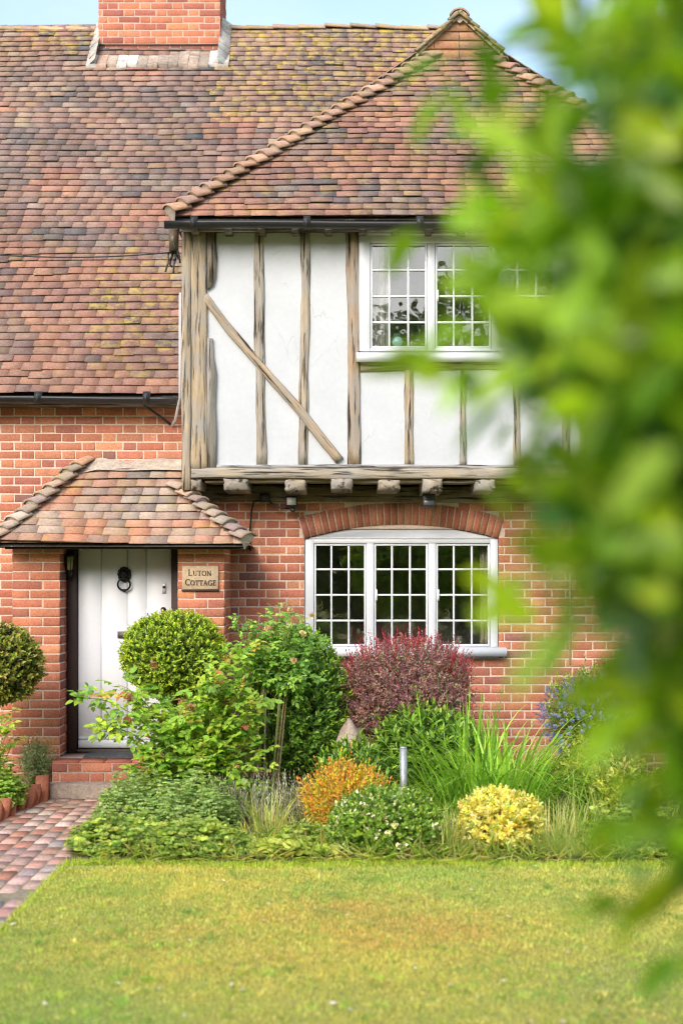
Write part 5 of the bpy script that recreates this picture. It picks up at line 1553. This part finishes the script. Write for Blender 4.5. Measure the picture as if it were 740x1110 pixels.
wr = np.clip(-.5+f2*.8+.5*np.exp(-((x-.45)**2/.9+(y-7.4)**2/2.2))+rng.normal(0, .25, n), 0, .85)[:, None]
wg = np.clip(-.25-.9*f2+.35*(x < -1)+rng.normal(0, .3, n), 0, .8)[:, None]
c = base*(1-wm)+moss*wm; c = c*(1-wr)+rust*wr; c = c*(1-wg)+green*wg
c = np.clip(c*(1+rng.normal(0, .17, (n, 1))), .01, 1)
L = rng.uniform(.010, .026, n)*(1+.25*f1); az = rng.uniform(0, 6.28, n); le = rng.uniform(.25, 1.5, n)
d = np.stack([np.cos(az)*le, np.sin(az)*le, np.ones(n)], 1); d = unit(d)
s_ = np.stack([-np.sin(az), np.cos(az), np.zeros(n)], 1)*(rng.uniform(.0018, .0038, n)*(y/7.5))[:, None]
z0 = .004+.006*np.array([lf(a, b, .9) for a, b in zip(x, y)])
b = np.stack([x, y, z0], 1)
V = np.stack([b-s_, b+s_, b+d*L[:, None]], 1).reshape(-1, 3)
m.add(V, (np.arange(n)*3)[:, None]+np.array([[0, 1, 2]]), np.repeat(c, 3, 0))
# coarser tufts, clover and dead straw among the mown blades
nt_ = 1500
tx = rng.uniform(PXR+.05, 2.9, nt_); ty = rng.uniform(4.6, BED_Y-.05, nt_)
k = np.abs(tx) < .26*ty+.5; tx, ty = tx[k], ty[k]
rp = rng.integers(7, 20, len(tx)); X = np.repeat(tx, rp)+rng.normal(0, .016, rp.sum()); Y = np.repeat(ty, rp)+rng.normal(0, .016, rp.sum()); q = len(X)
az = rng.uniform(0, 6.28, q); d = unit(np.stack([np.cos(az)*.9, np.sin(az)*.9, np.ones(q)], 1)); L = rng.uniform(.02, .048, q)
s_ = np.stack([-np.sin(az), np.cos(az), np.zeros(q)], 1)*.0028; b = np.stack([X, Y, np.full(q, .004)], 1)
tcol = np.repeat(palc([((.19, .27, .06), 4), ((.30, .34, .08), 3), ((.14, .22, .05), 2), ((.42, .37, .15), 1.4)], len(tx)), rp, 0)
m.add(np.stack([b-s_, b+s_, b+d*L[:, None]], 1).reshape(-1, 3), (np.arange(q)*3)[:, None]+np.array([[0, 1, 2]]), np.repeat(tcol, 3, 0))
cxs, cys = rng.uniform(-1.6, 2.4, 46), rng.uniform(5, 8.8, 46)
X = np.concatenate([a_+rng.normal(0, .07, 70) for a_ in cxs]); Y = np.concatenate([a_+rng.normal(0, .06, 70) for a_ in cys]); q = len(X)
k = X > PXR+.02; X, Y = X[k], Y[k]; q = len(X)
leaves(m, np.stack([X, Y, rng.uniform(.012, .026, q)], 1), np.stack([rng.normal(0, 1, q), rng.normal(0, 1, q), rng.uniform(-.1, .2, q)], 1), np.tile([[0, -.1, 1.]], (q, 1))+rng.normal(0, .2, (q, 3)), .013, .012, palc([((.13, .21, .06), 3), ((.18, .26, .07), 2)], q), .05, .05)
# longer fringe along the bed and the path
n = 9000
x = np.concatenate([rng.uniform(PXR, 2.6, n-1500), rng.normal(PXR+.005, .012, 1500)]); y = np.concatenate([BED_Y+.03*np.sin(x[:n-1500]*3)+rng.normal(-.01, .025, n-1500), rng.uniform(4.3, BED_Y, 1500)])
az = rng.uniform(0, 6.28, n); d = unit(np.stack([np.cos(az)*.6, np.sin(az)*.6, np.ones(n)], 1)); L = rng.uniform(.02, .06, n)
s_ = np.stack([-np.sin(az), np.cos(az), np.zeros(n)], 1)*.003; b = np.stack([x, y, np.full(n, .003)], 1)
m.add(np.stack([b-s_, b+s_, b+d*L[:, None]], 1).reshape(-1, 3), (np.arange(n)*3)[:, None]+np.array([[0, 1, 2]]), np.repeat(palc([((.26, .33, .05), 3), ((.34, .34, .07), 2)], n), 3, 0))
tag(m.build('lawn_grass', M['grass']), kind='stuff')
m = MB(); n = 70
x = rng.uniform(-1.7, 2, n); y = rng.uniform(5.2, 9, n)
leaves(m, np.stack([x, y, np.full(n, .02)], 1), np.stack([rng.normal(0, 1, n), rng.normal(0, 1, n), np.zeros(n)], 1), np.tile([[0, -.1, 1.]], (n, 1))+rng.normal(0, .25, (n, 3)), rng.uniform(.012, .038, n), rng.uniform(.010, .022, n),
       palc([((.66, .64, .58), 4), ((.55, .48, .38), 1), ((.30, .17, .08), 2)], n, .08), .15, .1)
tag(m.build('fallen_petals', M['petal']), kind='stuff')

# =====================================================================================  FOREGROUND LAUREL
t = thing('laurel_tree', 'large out of focus glossy leaved laurel branch mass hanging in close from the right', 'tree', (1.55, 2.05, 0))
random.seed(5); rng = np.random.default_rng(5)
LA = [((0.099, 0.219, 0.009), 4), ((0.145, 0.278, 0.012), 4), ((0.061, 0.149, 0.011), 3), ((0.206, 0.331, 0.015), 2)]
LAT = [((0.344, 0.470, 0.018), 3), ((0.253, 0.418, 0.018), 3)]
mf, ms = MB(), MB()
ctr = np.array([1.212, 1.58, 2.25]); rad = np.array([.92, .74, 1.0])
def spray(p, ax, n, sl, L=.10, W=.046):
    shoots(mf, p, ax, sl, n, L, W, LA, LAT, 2, .85, .16, .16, .18, .1)
p, d = crown(ctr, rad, 3600, .15, 3.2, .4, ph=1.2)
pb, db = crown((1.045, 1.5, 1.66), (.60, .5, .36), 900, .15, 3.2, .7)
p = np.concatenate([p, pb]); d = np.concatenate([d, db])
k = p[:, 1] > .95; p, d = p[k], d[k]
spray(p, d*.7+rng.normal(0, .35, d.shape)+np.array([0, 0, .25]), 6, .16*rng.uniform(.7, 1.3, len(p)))
p2, d2 = crown(ctr+np.array([.15, .1, 0]), rad*.75, 700, .2, 3, .9, ph=1.2); spray(p2, d2+rng.normal(0, .5, d2.shape), 6, .15)
limbs = []
hub = np.array([1.42, 2.0, 1.35])
ms.tube([(1.55, 2.05, -.02), (1.52, 2.03, .5), (1.47, 2.02, .95), hub], [.085, .07, .06, .055], 10, (.13, .105, .075))
for i in rng.choice(len(p), 46, replace=False):
    e = p[i]; mid = hub*.5+e*.5+np.array([0, 0, .18])
    q = cane(ms, [hub, mid, e], .02, (.13, .10, .07))
# sprigs that reach out to the left of the crown
def sprig(a, b, n, L=.08):
    a, b = np.array(a), np.array(b)
    q = cane(ms, [a, a*.5+b*.5+np.array([0, 0, .03]), b], .005, (.16, .16, .05))
    for j in range(n):
        f = 2+6*j/max(1, n-1); i = min(7, int(f)); pt = q[i]*(1-(f-i))+q[i+1]*(f-i)
        an = j*2.4; s_ = np.array([math.cos(an)*.5, math.sin(an)*.7, math.cos(an+1)*.7])
        leaves(mf, pt[None], (unit(b-a)*.6+s_)[None], np.array([[.1, -.5, 1.]])+rng.normal(0, .3, (1, 3)), L*random.uniform(.75, 1.1), L*.43, palc(LA+LAT, 1), .16, .18)
for a, b, n in (((.55, 1.9, 2.45), (.13, 1.75, 2.39), 7), ((.55, 1.8, 2.40), (.17, 1.6, 2.31), 6), ((.6, 1.9, 2.25), (.22, 1.9, 2.22), 7), ((.55, 1.7, 2.2), (.20, 1.62, 2.14), 6), ((.6, 2., 2.05), (.25, 2.0, 2.02), 7),
                ((.6, 1.8, 1.95), (.27, 1.75, 1.86), 7), ((.65, 1.9, 1.8), (.31, 1.85, 1.72), 7), ((.7, 1.8, 1.62), (.37, 1.7, 1.55), 7), ((.75, 1.9, 1.55), (.42, 1.9, 1.42), 7), ((.72, 1.75, 1.5), (.30, 1.7, 1.385), 9),
                ((.5, 1.9, 2.6), (.2, 1.8, 2.56), 6), ((.55, 1.9, 2.52), (.14, 1.85, 2.47), 5), ((.5, 1.8, 2.12), (.19, 1.7, 2.02), 5), ((.75, 1.8, 1.55), (.42, 1.75, 1.33), 10), ((.5, 1.7, 2.30), (.09, 1.75, 2.225), 4)):
    sprig(a, b, n)
mf.build('foliage', M['glossleaf'], t); ms.build('trunk', M['bark'], t)

# wood beyond the garden, behind the viewer (seen reflected in the window panes)
m = MB()
random.seed(99); rng = np.random.default_rng(99)
for i in range(26):
    x = -34+i*2.7+random.uniform(-.8, .8); yy = -13+random.uniform(-2.5, 2.5); h = random.uniform(8.8, 11)
    m.tube([(x, yy, 0), (x+.1, yy, h*.5), (x, yy, h*.8)], [.22, .16, .06], 7, (.1, .08, .06))
    p, d = crown((x, yy, h*.52), (2.4, 2.0, h*.5), 3400, .2, 3, .6, zmin=.1)
    leaves(m, p, d+rng.normal(0, .5, d.shape), rdir(len(p))+d, .3, .24, palc([((.13, .19, .06), 3), ((.17, .23, .08), 3), ((.10, .15, .05), 2)], len(p)))
tag(m.build('distant_wood', M['leaf']), kind='stuff')

# =====================================================================================  LIGHT, SKY, CAMERA
w = bpy.data.worlds.new("World"); S.world = w; w.use_nodes = True
nt = w.node_tree; bg = nt.nodes['Background']
sky = nt.nodes.new('ShaderNodeTexSky'); sky.sky_type = 'NISHITA'; sky.sun_disc = False
SUN_EL, SUN_AZ = 32, 203          # azimuth clockwise from +Y
sky.sun_elevation = R(SUN_EL); sky.sun_rotation = R(SUN_AZ)
sky.air_density = 1.0; sky.dust_density = 2.5; sky.ozone_density = 1.0
tcw = nt.nodes.new('ShaderNodeTexCoord').outputs['Generated']
mpw = nd(nt, 'ShaderNodeMapping'); nt.links.new(tcw, mpw.inputs[0]); mpw.inputs['Scale'].default_value = (1, 1, 3.2)
cl = ramp(nt, noise(nt, mpw.outputs[0], 2.2, 7, .62), [(.40, .04), (.74, .5)])
nt.links.new(mixc(nt, 'MIX', cl, sky.outputs[0], (3.1, 3.25, 3.4)), bg.inputs[0]); bg.inputs[1].default_value = .15
sd_ = Vector((math.cos(R(SUN_EL))*math.sin(R(SUN_AZ)), math.cos(R(SUN_EL))*math.cos(R(SUN_AZ)), math.sin(R(SUN_EL))))
L_ = bpy.data.lights.new('sun', 'SUN'); L_.energy = 1.05; L_.angle = R(35); L_.color = (1, .97, .93)
lo = bpy.data.objects.new('sun', L_); COL.objects.link(lo); lo.rotation_euler = sd_.to_track_quat('Z', 'Y').to_euler()
lo.location = (-3, -6, 12)

cd = bpy.data.cameras.new('camera'); cam = bpy.data.objects.new('camera', cd); COL.objects.link(cam)
cam.location = (0, 0, CH); cam.rotation_euler = (R(90), 0, 0)
cd.lens = 50; cd.sensor_width = 36; cd.sensor_fit = 'AUTO'; cd.shift_y = (HY-555)/1110
cd.clip_end = 2000; cd.clip_start = .05
cd.dof.use_dof = True; cd.dof.focus_distance = 12.3; cd.dof.aperture_fstop = 1.55
S.camera = cam
S.view_settings.view_transform = 'Standard'; S.view_settings.look = 'None'
S.view_settings.exposure = 1.28; S.view_settings.gamma = 1
S.view_settings.use_curve_mapping = False
S.cycles.use_denoising = True
try: S.cycles.denoiser = 'OPENIMAGEDENOISE'
except Exception: pass
S.cycles.filter_width = 1.1
S.cycles.max_bounces = 8; S.cycles.transparent_max_bounces = 12
